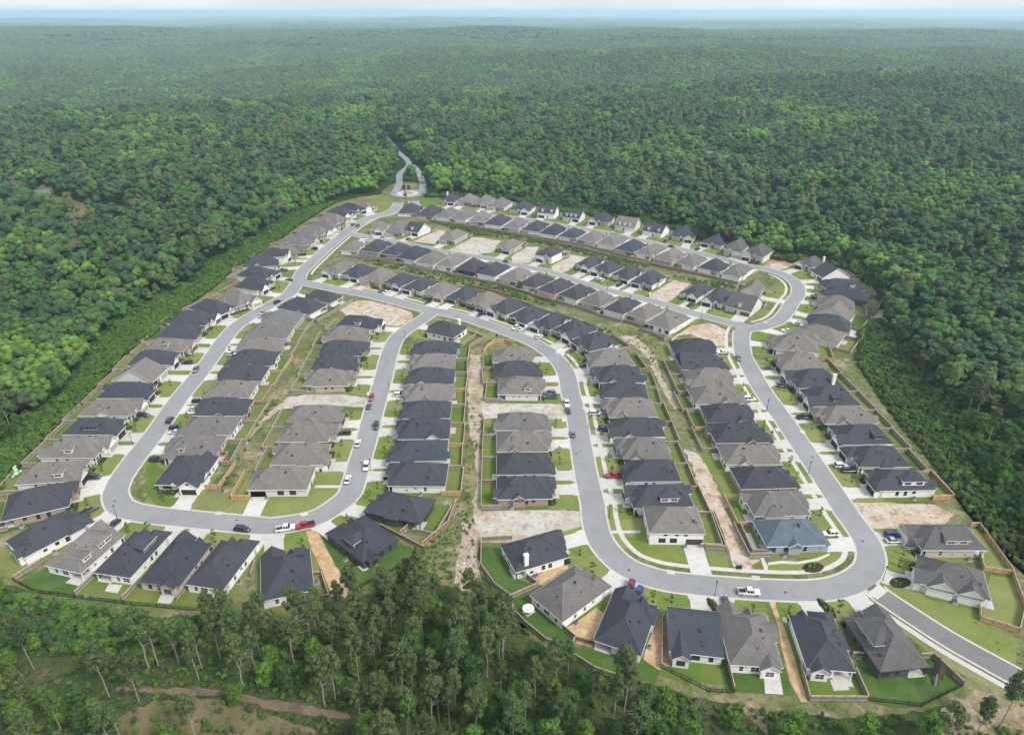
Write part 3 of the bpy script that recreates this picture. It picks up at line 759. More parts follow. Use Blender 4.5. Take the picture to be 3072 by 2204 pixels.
def build_house(row, rowname, idx, n_in_row, tok, side, yard, fence):
    h = House(); tile = tok[0]; x0, y0 = map(float, tok[1].split(',')); x1, y1 = map(float, tok[2].split(','))
    rc, wc = tok[3], tok[4]; opt = tok[5:]
    asym, cross, rearw = .5, None, None
    W, e, gk, kind, dorm, feats = 11.4, 2.95, 'k', 'h', [], set()
    gk = {'w': 'k', 'c': 'k', 'p': 'k', 'r': 'k', 't': 't', 'k': 'k', 'y': 'w', 'b': 'k'}[wc]
    if row in 'AFHJK' and idx % 3 == 1 and 'F' not in opt: opt = opt + ['F']
    autow = not any(o.startswith('W=') for o in opt)
    for o in opt:
        if o.startswith('W='): W = float(o[2:])
        elif o.startswith('e='): e = float(o[2:])
        elif o.startswith('g='): gk = o[2:]
        elif o.startswith('D='): d = o[2:].split(','); dorm.append((float(d[0]), float(d[1]), d[2]))
        elif o.startswith('A='): asym = float(o[2:])
        elif o.startswith('B='): rearw = tuple(map(float, o[2:].split(',')))
        elif o.startswith('V='): cross = [tuple(map(float, q.split(','))) for q in o[2:].split(';') if q]
        elif o in 'LRU': side = o
        else: feats.add(o)
    P, Q = tp(tile, x0, y0, e), tp(tile, x1, y1, e); P.z = Q.z = 0
    u = (Q - P); L = u.length; u.normalize()
    if 'X' in feats: L = max(8.0, min(19, L))
    else: L = max(16.5 if row != 'A' else 15.5, min(21.5, L))
    v = Vector((-u.y, u.x, 0))
    if (side == 'U' and v.y < 0) or (side == 'L' and v.x > 0) or (side == 'R' and v.x < 0): v = -v
    m = 1 if (-u.y * v.x + u.x * v.y) > 0 else -1
    if autow and LOTW.get((row, idx)): W = LOTW[(row, idx)]
    C0 = P + u * L / 2 + v * W / 2
    k = U(.68, .78); far = C0.length > 330; near = C0.length < 235
    h.P, h.u, h.v, h.L, h.W, h.C, h.row, h.yard, h.m, h.near, h.far, h.wc, h.rc = P, u, v, L, W, C0, row, yard, m, near, far, wc, rc
    h.short = '%s house %s the %s' % (ORD[idx], ROWEND[row], rowname)
    lab = '%s-roofed house, %s walls' % (ROOFNAME[rc], WALLNAME[wc])
    if dorm: lab += ' and %s' % ('wide dormer' if dorm[0][1] > 4 else 'dormer')
    elif 'X' in feats: lab += ', gable end'
    lab += ', %s %s the %s' % (ORD[idx], ROWEND[row], rowname)
    h.label = lab
    E = empty('house', C0, math.atan2(u.y, u.x)); tag(E, lab, 'house', 'houses of the ' + rowname)
    h.E = E
    def X(s): return s - L / 2
    def Y(t): return m * (t - W / 2)
    def T(p): return (X(p[0]), Y(p[1]), p[2])
    rm, wm = ROOF[rc], WALL[wc]; tm = trim_k if (wc in 'k') else (trim_t if wc in 'tp' and idx % 2 else trim_w)
    ov = .42
    wall, roof, fas = MB(), MB(), MB()
    gside = (idx * 7 + ord(row)) % 2
    if 'SG' in feats: gside = 1
    wg = 6.3 if W < 13 else 6.8
    g0, g1 = (0, wg) if gside == 0 else (W - wg, W)
    def P3(bu, pl): bu.poly([T(p) for p in pl])
    rt = e + .16
    # main roof
    hx = W / 2; rz = rt + k * W / 2
    if 'X' in feats:
        hs = L * asym; kx = k * 1.15 if L < 13 else k * .85; rz = rt + kx * min(hs, L - hs) * (1.0 if asym == .5 else 1.25); kf, kb_ = (rz - rt) / hs, (rz - rt) / (L - hs)
        P3(roof, [(0, 0, rt), (0, W, rt), (hs, W, rz), (hs, 0, rz)]); P3(roof, [(L, W, rt), (L, 0, rt), (hs, 0, rz), (hs, W, rz)])
        for t in (0, W):
            P3(roof, [(0, t, rt), (hs, t, rz), (L, t, rt), (L, t, e), (hs, t, rz - .2), (0, t, e)])
        P3(roof, [(0, 0, e), (0, W, e), (hs, W, rz - .2), (hs, 0, rz - .2)]); P3(roof, [(L, W, e), (L, 0, e), (hs, 0, rz - .2), (hs, W, rz - .2)])
        h.slope = lambda s, t: rt + min(s * kf, (L - s) * kb_)
        for t in (ov, W - ov):
            P3(wall, [(ov, t, e - .1), (L - ov, t, e - .1), (L - ov, t, e + kb_ * ov - .1), (hs, t, rz - .25), (ov, t, e + kf * ov - .1)])
    else:
        ff = 0.0 if 'G' in feats and False else 1.0
        fr = 0.02 if 'G' in feats else 1.0
        a, c = hx * ff, L - hx * fr
        if a > c - .2: a = c = (a + c) / 2; a -= .1; c += .1
        P3(roof, [(0, 0, rt), (L, 0, rt), (c, hx, rz), (a, hx, rz)]); P3(roof, [(L, W, rt), (0, W, rt), (a, hx, rz), (c, hx, rz)])
        P3(roof, [(0, W, rt), (0, 0, rt), (a, hx, rz)]); P3(roof, [(L, 0, rt), (L, W, rt), (c, hx, rz)])
        P3(roof, [(0, 0, e + .02), (0, W, e + .02), (L, W, e + .02), (L, 0, e + .02)])
        for A, B in (((0, 0), (L, 0)), ((L, 0), (L, W)), ((L, W), (0, W)), ((0, W), (0, 0))):
            P3(roof, [(*A, e + .02), (*B, e + .02), (*B, rt), (*A, rt)])
        h.slope = lambda s, t: rt + k * min(t, W - t, s * hx / a, (L - s) * hx / max(.3, L - c))
        if not far:
            cap = MB()
            for A_, B_ in (((0, 0, rt), (a, hx, rz)), ((0, W, rt), (a, hx, rz)), ((L, 0, rt), (c, hx, rz)), ((L, W, rt), (c, hx, rz)), ((a, hx, rz), (c, hx, rz))): cap.tube(T(A_), T(B_), .11, .11, 4)
            cap.obj('ridge_cap', [ROOFCAP[rc]], E)
    # fascia boards just proud of the eaves
    for A, B, nx, ny in (((0, 0), (L, 0), 0, -1), ((L, 0), (L, W), 1, 0), ((L, W), (0, W), 0, 1), ((0, W), (0, 0), -1, 0)):
        if 'X' in feats and ny: continue
        o = .05
        a_, b_ = (A[0] + nx * o, A[1] + ny * o), (B[0] + nx * o, B[1] + ny * o)
        for z0, z1 in ((e - .06, e + .14),):
            P3(fas, [(*a_, z0), (*b_, z0), (*b_, z1), (*a_, z1)]); P3(fas, [(*a_, z1), (*b_, z1), (*B, z1), (*A, z1)]); P3(fas, [(*a_, z0), (*b_, z0), (*B, z0), (*A, z0)])
    if 'X' in feats:
        for t, o in ((0, -.05), (W, .05)):
            for sA, sB in ((0, hs), (L, hs)):
                P3(fas, [(sA, t + o, rt - .26), (sB, t + o, rz - .26), (sB, t + o, rz - .02), (sA, t + o, rt - .02)])
    # walls: footprint with an entry recess in front and a covered patio notch behind
    pn = 3.2; pw = 4.2 if W < 14 else 5
    front = 1.0
    patio = not ('X' in feats) and (idx + ord(row)) % 3 != 0
    pside = (idx // 2) % 2
    fx = ov
    def recess(t): return None
    pl = []
    if 'X' in feats or 'SG' in feats:
        pl = [(ov, ov), (L - ov, ov), (L - ov, W - ov), (ov, W - ov)]
    else:
        r = 1.5
        if gside == 0: pl += [(ov, W - ov), (r, W - ov) if False else (ov, W - ov)][:1]
        pl = []
        # go round: near-front, near-rear, far-rear, far-front
        if gside == 0: pl += [(ov, ov)]
        else: pl += [(r, ov)]
        if patio and pside == 0: pl += [(L - pn, ov), (L - pn, ov + pw), (L - ov, ov + pw)]
        else: pl += [(L - ov, ov)]
        if patio and pside == 1: pl += [(L - ov, W - ov - pw), (L - pn, W - ov - pw), (L - pn, W - ov)]
        else: pl += [(L - ov, W - ov)]
        if gside == 0: pl += [(r, W - ov), (r, g1), (ov, g1)]
        else: pl += [(ov, W - ov), (ov, g0), (r, g0)]
    b2 = [(X(p[0]), Y(p[1])) for p in pl]
    wall.prism(b2, 0.0, e + .015)
    fnd = [(X(p[0]), Y(p[1])) for p in pl]
    wing = not ('SG' in feats) and not ('X' in feats)
    gx = ov                     # s of the garage front
    # front wing carrying the garage
    if wing:
        pr = 1.6 if not far else 1.3; gx = -pr + ov
        kw = k * 1.05; mid = (g0 + g1) / 2; wz = rt + kw * (g1 - g0) / 2; end = min(hx, (wz - rt) / k) + .3
        wall.prism([(X(a_), Y(b_)) for a_, b_ in ((gx, g0 + ov), (1.5, g0 + ov), (1.5, g1 - ov), (gx, g1 - ov))], .0, e + .012)
        if 'F' in feats:
            P3(roof, [(-pr, g0, rt), (end, g0, rt), (end, mid, wz), (-pr, mid, wz)]); P3(roof, [(end, g1, rt), (-pr, g1, rt), (-pr, mid, wz), (end, mid, wz)])
            P3(roof, [(-pr, g0, e), (end, g0, e), (end, mid, wz - .2), (-pr, mid, wz - .2)]); P3(roof, [(end, g1, e), (-pr, g1, e), (-pr, mid, wz - .2), (end, mid, wz - .2)])
            P3(roof, [(-pr, g0, rt), (-pr, mid, wz), (-pr, g1, rt), (-pr, g1, e), (-pr, mid, wz - .2), (-pr, g0, e)])
            P3(wall, [(gx, g0 + ov, e - .05), (gx, g1 - ov, e - .05), (gx, g1 - ov, e + kw * ov - .05), (gx, mid, wz - .26), (gx, g0 + ov, e + kw * ov - .05)])
            for a_, b_ in ((g0, mid), (g1, mid)):
                P3(fas, [(-pr - .05, a_, rt - .22), (-pr - .05, b_, wz - .22), (-pr - .05, b_, wz + .0), (-pr - .05, a_, rt + .0)])
        else:
            hp = -pr + (g1 - g0) / 2
            P3(roof, [(-pr, g0, rt), (end, g0, rt), (end, mid, wz), (hp, mid, wz)]); P3(roof, [(end, g1, rt), (-pr, g1, rt), (hp, mid, wz), (end, mid, wz)])
            P3(roof, [(-pr, g1, rt), (-pr, g0, rt), (hp, mid, wz)])
            P3(roof, [(-pr, g0, e + .01), (end, g0, e + .01), (end, g1, e + .01), (-pr, g1, e + .01)])
            for A, B in (((-pr, g0), (0, g0)), ((-pr, g1), (0, g1)), ((-pr, g0), (-pr, g1))): P3(roof, [(*A, e + .01), (*B, e + .01), (*B, rt), (*A, rt)])
            P3(fas, [(-pr - .05, g0, e - .06), (-pr - .05, g1, e - .06), (-pr - .05, g1, e + .14), (-pr - .05, g0, e + .14)])
        # small entry gable beside the garage
        q0, q1 = (g1 + .3, g1 + 2.9) if gside == 0 else (g0 - 2.9, g0 - .3)
        qm = (q0 + q1) / 2; qz = rt + 1.15 * (q1 - q0) / 2; qe = min(hx, (qz - rt) / k) + .2
        P3(roof, [(-.5, q0, rt), (qe, q0, rt), (qe, qm, qz), (-.5, qm, qz)]); P3(roof, [(qe, q1, rt), (-.5, q1, rt), (-.5, qm, qz), (qe, qm, qz)])
        P3(roof, [(-.5, q0, e + .05), (qe, q0, e + .05), (qe, qm, qz - .18), (-.5, qm, qz - .18)]); P3(roof, [(qe, q1, e + .05), (-.5, q1, e + .05), (-.5, qm, qz - .18), (qe, qm, qz - .18)])
        P3(wall, [(-.2, q0 + .15, e - .02), (-.2, q1 - .15, e - .02), (-.2, qm, qz - .25)])
        P3(fas, [(-.55, q0, rt - .2), (-.55, qm, qz - .2), (-.55, qm, qz), (-.55, q0, rt)]); P3(fas, [(-.55, q1, rt - .2), (-.55, qm, qz - .2), (-.55, qm, qz), (-.55, q1, rt)])
    # gabled or hipped extension over the back patio
    patio_ok = not ('X' in feats) and (idx + ord(row)) % 3 != 0; psd = (idx // 2) % 2
    if rearw is None and 'X' not in feats and not far and (idx * 5 + ord(row)) % 3 == 0:
        rearw = (.73 if (patio_ok and psd == 0) else .27, 4.6, 1.2)
    if rearw:
        tm_, rw_, pj = W * rearw[0], rearw[1], rearw[2]; c0, c1 = tm_ - rw_ / 2, tm_ + rw_ / 2
        cz = rt + k * rw_ / 2; back = (rw_ / 2) * (k / (kb_ if 'X' in feats else k)) + .2; se = L - back
        P3(roof, [(L + pj, c0, rt), (L + pj, tm_, cz), (se, tm_, cz), (se, c0, rt)]); P3(roof, [(L + pj, c1, rt), (se, c1, rt), (se, tm_, cz), (L + pj, tm_, cz)])
        P3(roof, [(L + pj, c0, e + .03), (L + pj, tm_, cz - .18), (se, tm_, cz - .18), (se, c0, e + .03)]); P3(roof, [(L + pj, c1, e + .03), (se, c1, e + .03), (se, tm_, cz - .18), (L + pj, tm_, cz - .18)])
        sw = L + pj - ov
        P3(wall, [(sw, c0 + ov, e - .05), (sw, c1 - ov, e - .05), (sw, c1 - ov, rt + k * ov - .12), (sw, tm_, cz - .22), (sw, c0 + ov, rt + k * ov - .12)])
        wall.prism([(X(a_), Y(b_)) for a_, b_ in ((L - 1.0, c0 + ov), (sw, c0 + ov), (sw, c1 - ov), (L - 1.0, c1 - ov))], 0, e + .006)
        for a_ in (c0, c1):
            P3(fas, [(L + pj + .04, a_, rt - .2), (L + pj + .04, tm_, cz - .2), (L + pj + .04, tm_, cz), (L + pj + .04, a_, rt)])
            P3(fas, [(L + pj, a_, e - .06), (L, a_, e - .06), (L, a_, rt), (L + pj, a_, rt)])
    # cross wings breaking the near slope
    if cross is None:
        cross = []
        q_ = random.Random(idx * 13 + ord(row) * 7)
        if 'X' not in feats and not dorm and 'SG' not in feats and e < 4 and q_.random() < .72: cross = [(q_.uniform(.22, .70), q_.uniform(4.2, 6.2), q_.choice((0, 0, 1)))]
    for cs, cw, hip in cross:
        c0, c1, cm = L * cs - cw / 2, L * cs + cw / 2, L * cs; pj = .7
        cz = rt + k * (cw / 2); ce = min(W / 2, (cz - rt) / k) + .15; ch = -pj + (cw / 2 if hip else 0)
        P3(roof, [(c0, -pj, rt), (cm, ch, cz), (cm, ce, cz), (c0, ce, rt)]); P3(roof, [(c1, -pj, rt), (c1, ce, rt), (cm, ce, cz), (cm, ch, cz)])
        if hip: P3(roof, [(c0, -pj, rt), (c1, -pj, rt), (cm, ch, cz)])
        else:
            P3(wall, [(c0 + ov, -pj + ov, e - .05), (c1 - ov, -pj + ov, e - .05), (c1 - ov, -pj + ov, rt + k * ov - .12), (cm, -pj + ov, cz - .2), (c0 + ov, -pj + ov, rt + k * ov - .12)])
            for a_ in (c0, c1): P3(fas, [(a_, -pj - .04, rt - .2), (cm, -pj - .04, cz - .2), (cm, -pj - .04, cz), (a_, -pj - .04, rt)])
        P3(roof, [(c0, -pj, e + .008), (c1, -pj, e + .008), (c1, ce, e + .008), (c0, ce, e + .008)])
        for A_, B_ in (((c0, -pj), (c0, 0)), ((c1, -pj), (c1, 0))) + ((((c0, -pj), (c1, -pj)),) if hip else ()): P3(fas, [(*A_, e - .06), (*B_, e - .06), (*B_, rt), (*A_, rt)])
        wall.prism([(X(a_), Y(b_)) for a_, b_ in ((c0 + ov, -pj + ov), (c1 - ov, -pj + ov), (c1 - ov, 1.0), (c0 + ov, 1.0))], 0, e + .004)
    obs = []
    wo = wall.obj('wall', [wm], E, fix=True); ro = roof.obj('roof', [rm], E, fix=True); fo = fas.obj('eave_trim', [tm], E, fix=True)
    fc = 'k' if (wc in 'kty' or idx % 3 == 0) else 'w'
    def win(k_, s, t, z, face, par=E):
        ang = {'near': 0, 'far': math.pi, 'rear': math.pi / 2, 'front': -math.pi / 2}[face]
        # local: window faces -y; rotate so that it faces outward, honouring the mirrored frame
        out = {'near': (0, -m), 'far': (0, m), 'rear': (1, 0), 'front': (-1, 0)}[face]
        rz_ = math.atan2(out[1], out[0]) - math.pi / 2
        me, pm = WIN[fc + k_]
        o = link('window', me, par, (X(s), Y(t), z), rz_)
        if not far: link('pane', pm, o)
        return o
    # windows
    zs = .85
    rr = random.Random(idx * 31 + ord(row))
    if not ('SG' in feats):
        n_ = 2 if far else 3
        for i in range(n_):
            s = L * (.3 + .5 * (i + rr.random() * .4) / n_)
            if patio and pside == 0 and s > L - pn - 1.5: continue
            win(rr.choice('msmms'), s, ov, zs if rr.random() < .7 else 1.5, 'near')
    else:
        for s in (L * .25, L * .45): win('l', s, ov, zs, 'near')
        if e > 4:
            for s in (L * .3, L * .5, L * .66): win('s', s, ov, 3.4, 'near')
    if patio:
        a_, b_ = (ov + pw, W - ov) if pside == 0 else (ov, W - ov - pw)
        for t in (a_ + 1.5, (a_ + b_) / 2 + .8): win('l' if t < (a_ + b_) / 2 else 'm', L - ov, t, zs, 'rear')
        win('x', L - pn, (ov + pw / 2) if pside == 0 else (W - ov - pw / 2), .45, 'rear')
        t = ov + .15 if pside == 0 else W - ov - .15
        p_ = link('porch_post', POST['k' if fc == 'k' else 'w'], E, (X(L - .45), Y(t), 0)); p_.scale = (1, 1, e / 2.75)
        b = MB(); c0, c1 = (ov, ov + pw) if pside == 0 else (W - ov - pw, W - ov)
        b.box(X(L - pn), X(L + (1.6 if idx % 2 else .1)), Y(c0), Y(c1), .02, .13); b.obj('patio_slab', [concrete], E)
    else:
        for t in (W * .22, W * .5, W * .76): win('l' if t == W * .5 else 'm', L - ov, t, zs, 'rear')
    if not ('SG' in feats):
        gc = (g0 + g1) / 2
        o = link('garage_door', GD[gk], E, (X(gx), Y(gc), .02), math.pi / 2)
        b = MB(); t = .2   # casing round the door
        b.box(X(gx) - .05, X(gx) + .04, Y(gc) - 2.45 - t, Y(gc) - 2.45, 0, 2.28); b.box(X(gx) - .05, X(gx) + .04, Y(gc) + 2.45, Y(gc) + 2.45 + t, 0, 2.28); b.box(X(gx) - .05, X(gx) + .04, Y(gc) - 2.45 - t, Y(gc) + 2.45 + t, 2.285, 2.5)
        b.obj('door_casing', [tm], E)
        h.gar = (gx, gc)
        fr_ = 1.5 if wing else ov
        dt = (g1 + 1.4) if gside == 0 else (g0 - 1.4)
        link('front_door', DOORM, E, (X(fr_), Y(dt), .05), math.pi / 2)
        wt = (g1 + W - ov) / 2 + 1.0 if gside == 0 else (g0 + ov) / 2 - 1.0
        win('x' if W > 11 else 'l', fr_, wt, .7, 'front')
        if wing:
            t = W - .6 if gside == 0 else .6
            p_ = link('porch_post', POST['k' if fc == 'k' else 'w'], E, (X(.45), Y(t), 0)); p_.scale = (1, 1, e / 2.75)
            if 'F' in feats: win('s', gx, gc, e + .9, 'front')
        if 'T' in feats:
            for t in (W * .3, W * .7): win('m', gx if g0 < t < g1 else fr_, t, 3.3, 'front')
    else:
        gc = L * .82
        o = link('garage_door', GD[gk], E, (X(gc), Y(ov), .02), 0 if m > 0 else math.pi)
        h.gar = (L * .8, None)
        link('front_door', DOORM, E, (X(ov), Y(W * .5), .05), math.pi / 2)
    if 'N' in feats and 'X' in feats: win('l', L / 2, ov, e + 1.2, 'near')
    if rearw: win('l', L + rearw[2] - ov, W * rearw[0], zs, 'rear')
    # dormers on the near slope
    def dormer(A, wd, typ, face):
        """face near: along s, rising with t.  face front: along t, rising with s"""
        if face == 'near': M_ = lambda a_, b_, z: T((a_, b_, z))
        else: M_ = lambda a_, b_, z: T((b_, a_, z))
        kk = k if 'X' not in feats else k * 1.15
        b0 = 1.35; zb = rt + kk * b0; hd = 1.75 if wd > 3 else 1.6
        ztop = zb + hd; d, f2, r2 = MB(), MB(), MB()
        lim = (W if face == 'near' else L) / 2
        bend = min(lim, (ztop - rt) / kk)
        a0, a1 = A - wd / 2, A + wd / 2
        for a_ in (a0, a1): d.poly([M_(a_, b0, zb - .25), M_(a_, bend, ztop - .02), M_(a_, b0, ztop - .02)])
        d.poly([M_(a0, b0, zb - .25), M_(a1, b0, zb - .25), M_(a1, b0, ztop - .02), M_(a0, b0, ztop - .02)])
        o2 = .35
        if typ[0] == 'S':
            rise = .55; be = min(lim, (ztop + rise - rt) / kk)
            r2.poly([M_(a0 - o2, b0 - .5, ztop), M_(a1 + o2, b0 - .5, ztop), M_(a1 + o2, be, ztop + rise), M_(a0 - o2, be, ztop + rise)])
            r2.poly([M_(a0 - o2, b0 - .5, ztop - .15), M_(a1 + o2, b0 - .5, ztop - .15), M_(a1 + o2, be, ztop + rise - .15), M_(a0 - o2, be, ztop + rise - .15)])
            for a_ in (a0 - o2, a1 + o2): r2.poly([M_(a_, b0 - .5, ztop - .15), M_(a_, b0 - .5, ztop), M_(a_, be, ztop + rise), M_(a_, be, ztop + rise - .15)])
            f2.poly([M_(a0 - o2, b0 - .53, ztop - .17), M_(a1 + o2, b0 - .53, ztop - .17), M_(a1 + o2, b0 - .53, ztop + .02), M_(a0 - o2, b0 - .53, ztop + .02)])
        else:
            rise = wd / 2 * .62 if wd < 5 else wd / 2 * .42; be = min(lim + .3, (ztop + rise - rt) / kk); bq = min(lim, (ztop - rt) / kk)
            hipd = (wd / 2 + o2) * (.9 if wd > 2.3 else .0)
            pk = M_(A, b0 - .45 + hipd, ztop + rise)
            e0, e1 = M_(a0 - o2, b0 - .45, ztop - .03), M_(a1 + o2, b0 - .45, ztop - .03)
            r2.poly([e0, M_(a0 - o2, bq, ztop - .03), M_(A, be, ztop + rise), pk]); r2.poly([M_(a1 + o2, bq, ztop - .03), e1, pk, M_(A, be, ztop + rise)])
            if hipd: r2.poly([e0, e1, pk])
            else: d.poly([M_(a0, b0, ztop - .05), M_(a1, b0, ztop - .05), M_(A, b0, ztop + rise - .15)])
            for a_, s_ in ((a0 - o2, -1), (a1 + o2, 1)): f2.poly([M_(a_, b0 - .45, ztop - .2), M_(a_, bq, ztop - .2), M_(a_, bq, ztop - .03), M_(a_, b0 - .45, ztop - .03)])
            f2.poly([M_(a0 - o2, b0 - .48, ztop - .2), M_(a1 + o2, b0 - .48, ztop - .2), M_(a1 + o2, b0 - .48, ztop - .02), M_(a0 - o2, b0 - .48, ztop - .02)]) if hipd else [f2.poly([M_(q_, b0 - .48, ztop - .22), M_(A, b0 - .48, ztop + rise - .22), M_(A, b0 - .48, ztop + rise), M_(q_, b0 - .48, ztop)]) for q_ in (a0 - o2, a1 + o2)]
        dm = WALL['k'] if (typ.endswith('2') or (typ == 'S' and rc in 'db')) else (WALL['w'] if wc in 'wcby' else wm)
        do = d.obj('dormer', [dm], E, fix=True); r2.obj('roof', [rm], do, fix=True); f2.obj('eave_trim', [trim_w if dm != WALL['k'] or typ != 'S' else trim_k], do, fix=True)
        nw = 2 if wd > 3.6 else 1
        for i in range(nw):
            a_ = A + (0 if nw == 1 else (-.27 + .54 * i) * wd)
            kk2 = 'w' if dm == WALL['k'] else fc
            me, pm = WIN[kk2 + ('l' if wd > 2.3 else 'm')]
            p_ = M_(a_, b0, zb + .3)
            if face == 'near': rz_ = 0 if m > 0 else math.pi
            else: rz_ = math.pi / 2
            if face == 'near': rz_ = math.atan2(-m, 0) - math.pi / 2
            o = link('window', me, do, p_, rz_); o.scale = (1, 1, .72)
            if not far: link('pane', pm, o)
    for fs, wd, typ in dorm: dormer(L * fs, wd, typ, 'near')
    for q_, n_ in (('E', 1), ('E2', 2), ('E3', 3)):
        if q_ in feats:
            for i in range(n_): dormer(W * (.5 if n_ == 1 else .22 + .5 * i / (n_ - 1) if gside else .28 + .5 * i / (n_ - 1)), 1.5, 'G', 'front')
    if 'C' in feats:
        b = MB(); s, t = L * .78, (W * .1 if row in 'MK' else W * .85)
        zc = h.slope(s, t); b.box(X(s) - .6, X(s) + .6, Y(t) - .5, Y(t) + .5, (0 if row == 'M' else zc - .5), max(zc + 1.6, rz * .98)); b.box(X(s) - .7, X(s) + .7, Y(t) - .6, Y(t) + .6, max(zc + 1.6, rz * .98) + .002, max(zc + 1.6, rz * .98) + .2)
        b.obj('chimney', [WALL['w'] if wc != 'r' else wm], E)
    # vents on the slope towards the back
    if not far:
        for i in range(3):
            s, t = L * rr.uniform(.35, .85), W * rr.uniform(.15, .45)
            if 'X' in feats: s, t = L * rr.uniform(.55, .9), W * rr.uniform(.2, .8)
            link('roof_vent', VENT if i else VENTB, E, (X(s), Y(t), h.slope(s, t)))
    HOUSES.append(h)
    return h

rows = []
for line in HDATA.strip().splitlines():
    line = line.strip()
    if not line: continue
    if line[0] == '#':
        nm, sd_, yd, fd = line[1:].split('|'); rows.append((nm[0], nm[2:], sd_, float(yd), float(fd), []))
    else: rows[-1][5].append(line.split())
LOTW = {}
for r, nm, sd_, yd, fd, L_ in rows:       # a house fills its lot but for a narrow side yard
    G = []
    for tok in L_:
        a, c = [tp(tok[0], *map(float, t.split(',')), 3.0) for t in tok[1:3]]; G.append((a, c))
    for i, (a, c) in enumerate(G):
        u = (c - a).normalized(); v = Vector((-u.y, u.x, 0)); best = None
        for q in [o for o in L_[i][5:] if o in list('LRU')] or [sd_]: sd2 = q
        if (sd2 == 'U' and v.y < 0) or (sd2 == 'L' and v.x > 0) or (sd2 == 'R' and v.x < 0): v = -v
        for j, (a2, c2) in enumerate(G):
            d = ((a2 + c2) / 2 - (a + c) / 2).dot(v)
            if j != i and 6 < d < 19 and abs(((a2 + c2) / 2 - (a + c) / 2).dot(u)) < 12: best = d if best is None else min(best, d)
        if best: LOTW[(r, i)] = max(10.4, min(14.2, best - (2.2 if r == 'A' else 1.4)))
for r, nm, sd_, yd, fd, L_ in rows:
    for i, tok in enumerate(L_): build_house(r, nm, i, len(L_), tok, sd_, yd, fd)

# ------------------------------------------------------------------ lots: lawns, driveways, walks, fences, beds
def march(p, d, lim):
    """distance from p along d to the kerb"""
    s = 0.0
    while s < lim:
        q = p + d * s
        if roaddist(q.x, q.y)[0] < .66: return s
        s += .5
    return None
def wob(mb, A, B, z):
    """strip between two polylines"""
    for i in range(len(A) - 1): mb.poly([(A[i].x, A[i].y, z), (A[i + 1].x, A[i + 1].y, z), (B[i + 1].x, B[i + 1].y, z), (B[i].x, B[i].y, z)])
b = MB()
HYD = None
for i, h in enumerate(HOUSES):
    u, v, P, L, W = h.u, h.v, h.P, h.L, h.W
    def at(s, t): return P + u * s + v * t
    z = .042 + .0017 * (i % 17)
    special = h.row == 'C' and i == [q for q in range(len(HOUSES)) if HOUSES[q].row == 'C'][0]
    sg = h.gar[1] is None
    # front lawn out to the kerb
    A, B = [], []
    ok = 0
    for t in [(-1.6 + (W + 3.2) * k / 10) for k in range(11)]:
        p = at(1.6, t); dd = march(p, -u, 24)
        if dd is None: dd = 9.0
        else: ok += 1
        A.append(p); B.append(p - u * dd)
    mb = MB(); wob(mb, A, B, z)
    tag(mb.obj('lawn', [lawn_m]), kind='structure')
    # side and back yard
    mb = MB(); Y0, Y1 = -1.6, W + 1.6
    mb.poly([(*at(1.6, Y0)[:2], z), (*at(L + h.yard, Y0)[:2], z), (*at(L + h.yard, Y1)[:2], z), (*at(1.6, Y1)[:2], z)])
    tag(mb.obj('yard', [yard_m if i % 9 else sod_m]), kind='structure')
    # driveway
    if not sg:
        gx, gc = h.gar; mb = MB(); A, B = [], []
        dd = march(at(gx, gc), -u, 30); h.dr = None
        if dd is not None:
            h.dr = dd
            for k in range(9):
                f = k / 8; s = gx - dd * f; fl = 2.75 + (1.1 * max(0, f - .75) / .25 if f > .75 else 0)
                A.append(at(s, gc - fl)); B.append(at(s, gc + fl))
            # run the mouth out to the kerb line
            for Lst in (A, B):
                q = march(Lst[-2], -u, 8)
                if q is not None: Lst[-1] = Lst[-2] - u * (q + .12)
            zd = .15 + .0013 * (i % 11)
            wob(mb, A, B, zd)
            for Lst in (A, B):
                for k in range(8): mb.poly([(*Lst[k][:2], .02), (*Lst[k + 1][:2], .02), (*Lst[k + 1][:2], zd), (*Lst[k][:2], zd)])
            tag(mb.obj('driveway', [concrete]), kind='structure')
            mb = MB(); gs = 1 if gc < W / 2 else -1
            a0 = gc + gs * 2.7; zw = .134 + .0011 * (i % 11); mb.poly([(*at(gx - 1.3, a0)[:2], zw), (*at(gx - .2, a0)[:2], zw), (*at(gx - .2, a0 + gs * 1.9)[:2], zw), (*at(gx - 1.3, a0 + gs * 1.9)[:2], zw)])
            mb.poly([(*at(gx - .2, a0 + gs * .7)[:2], zw + .0004), (*at(1.45, a0 + gs * .7)[:2], zw + .0004), (*at(1.45, a0 + gs * 1.9)[:2], zw + .0004), (*at(gx - .2, a0 + gs * 1.9)[:2], zw + .0004)])
            tag(mb.obj('front_walk', [concrete]), kind='structure')
    else:
        s0, mb, A, B = h.gar[0], MB(), [], []
        dd = march(at(s0, 0.4), -v, 26) or 10; h.dr = None
        for k in range(9):
            f = k / 8; A.append(at(s0 - 2.9, .4 - dd * f)); B.append(at(s0 + 2.9, .4 - dd * f))
        wob(mb, A, B, .1655); tag(mb.obj('driveway', [concrete]), kind='structure')

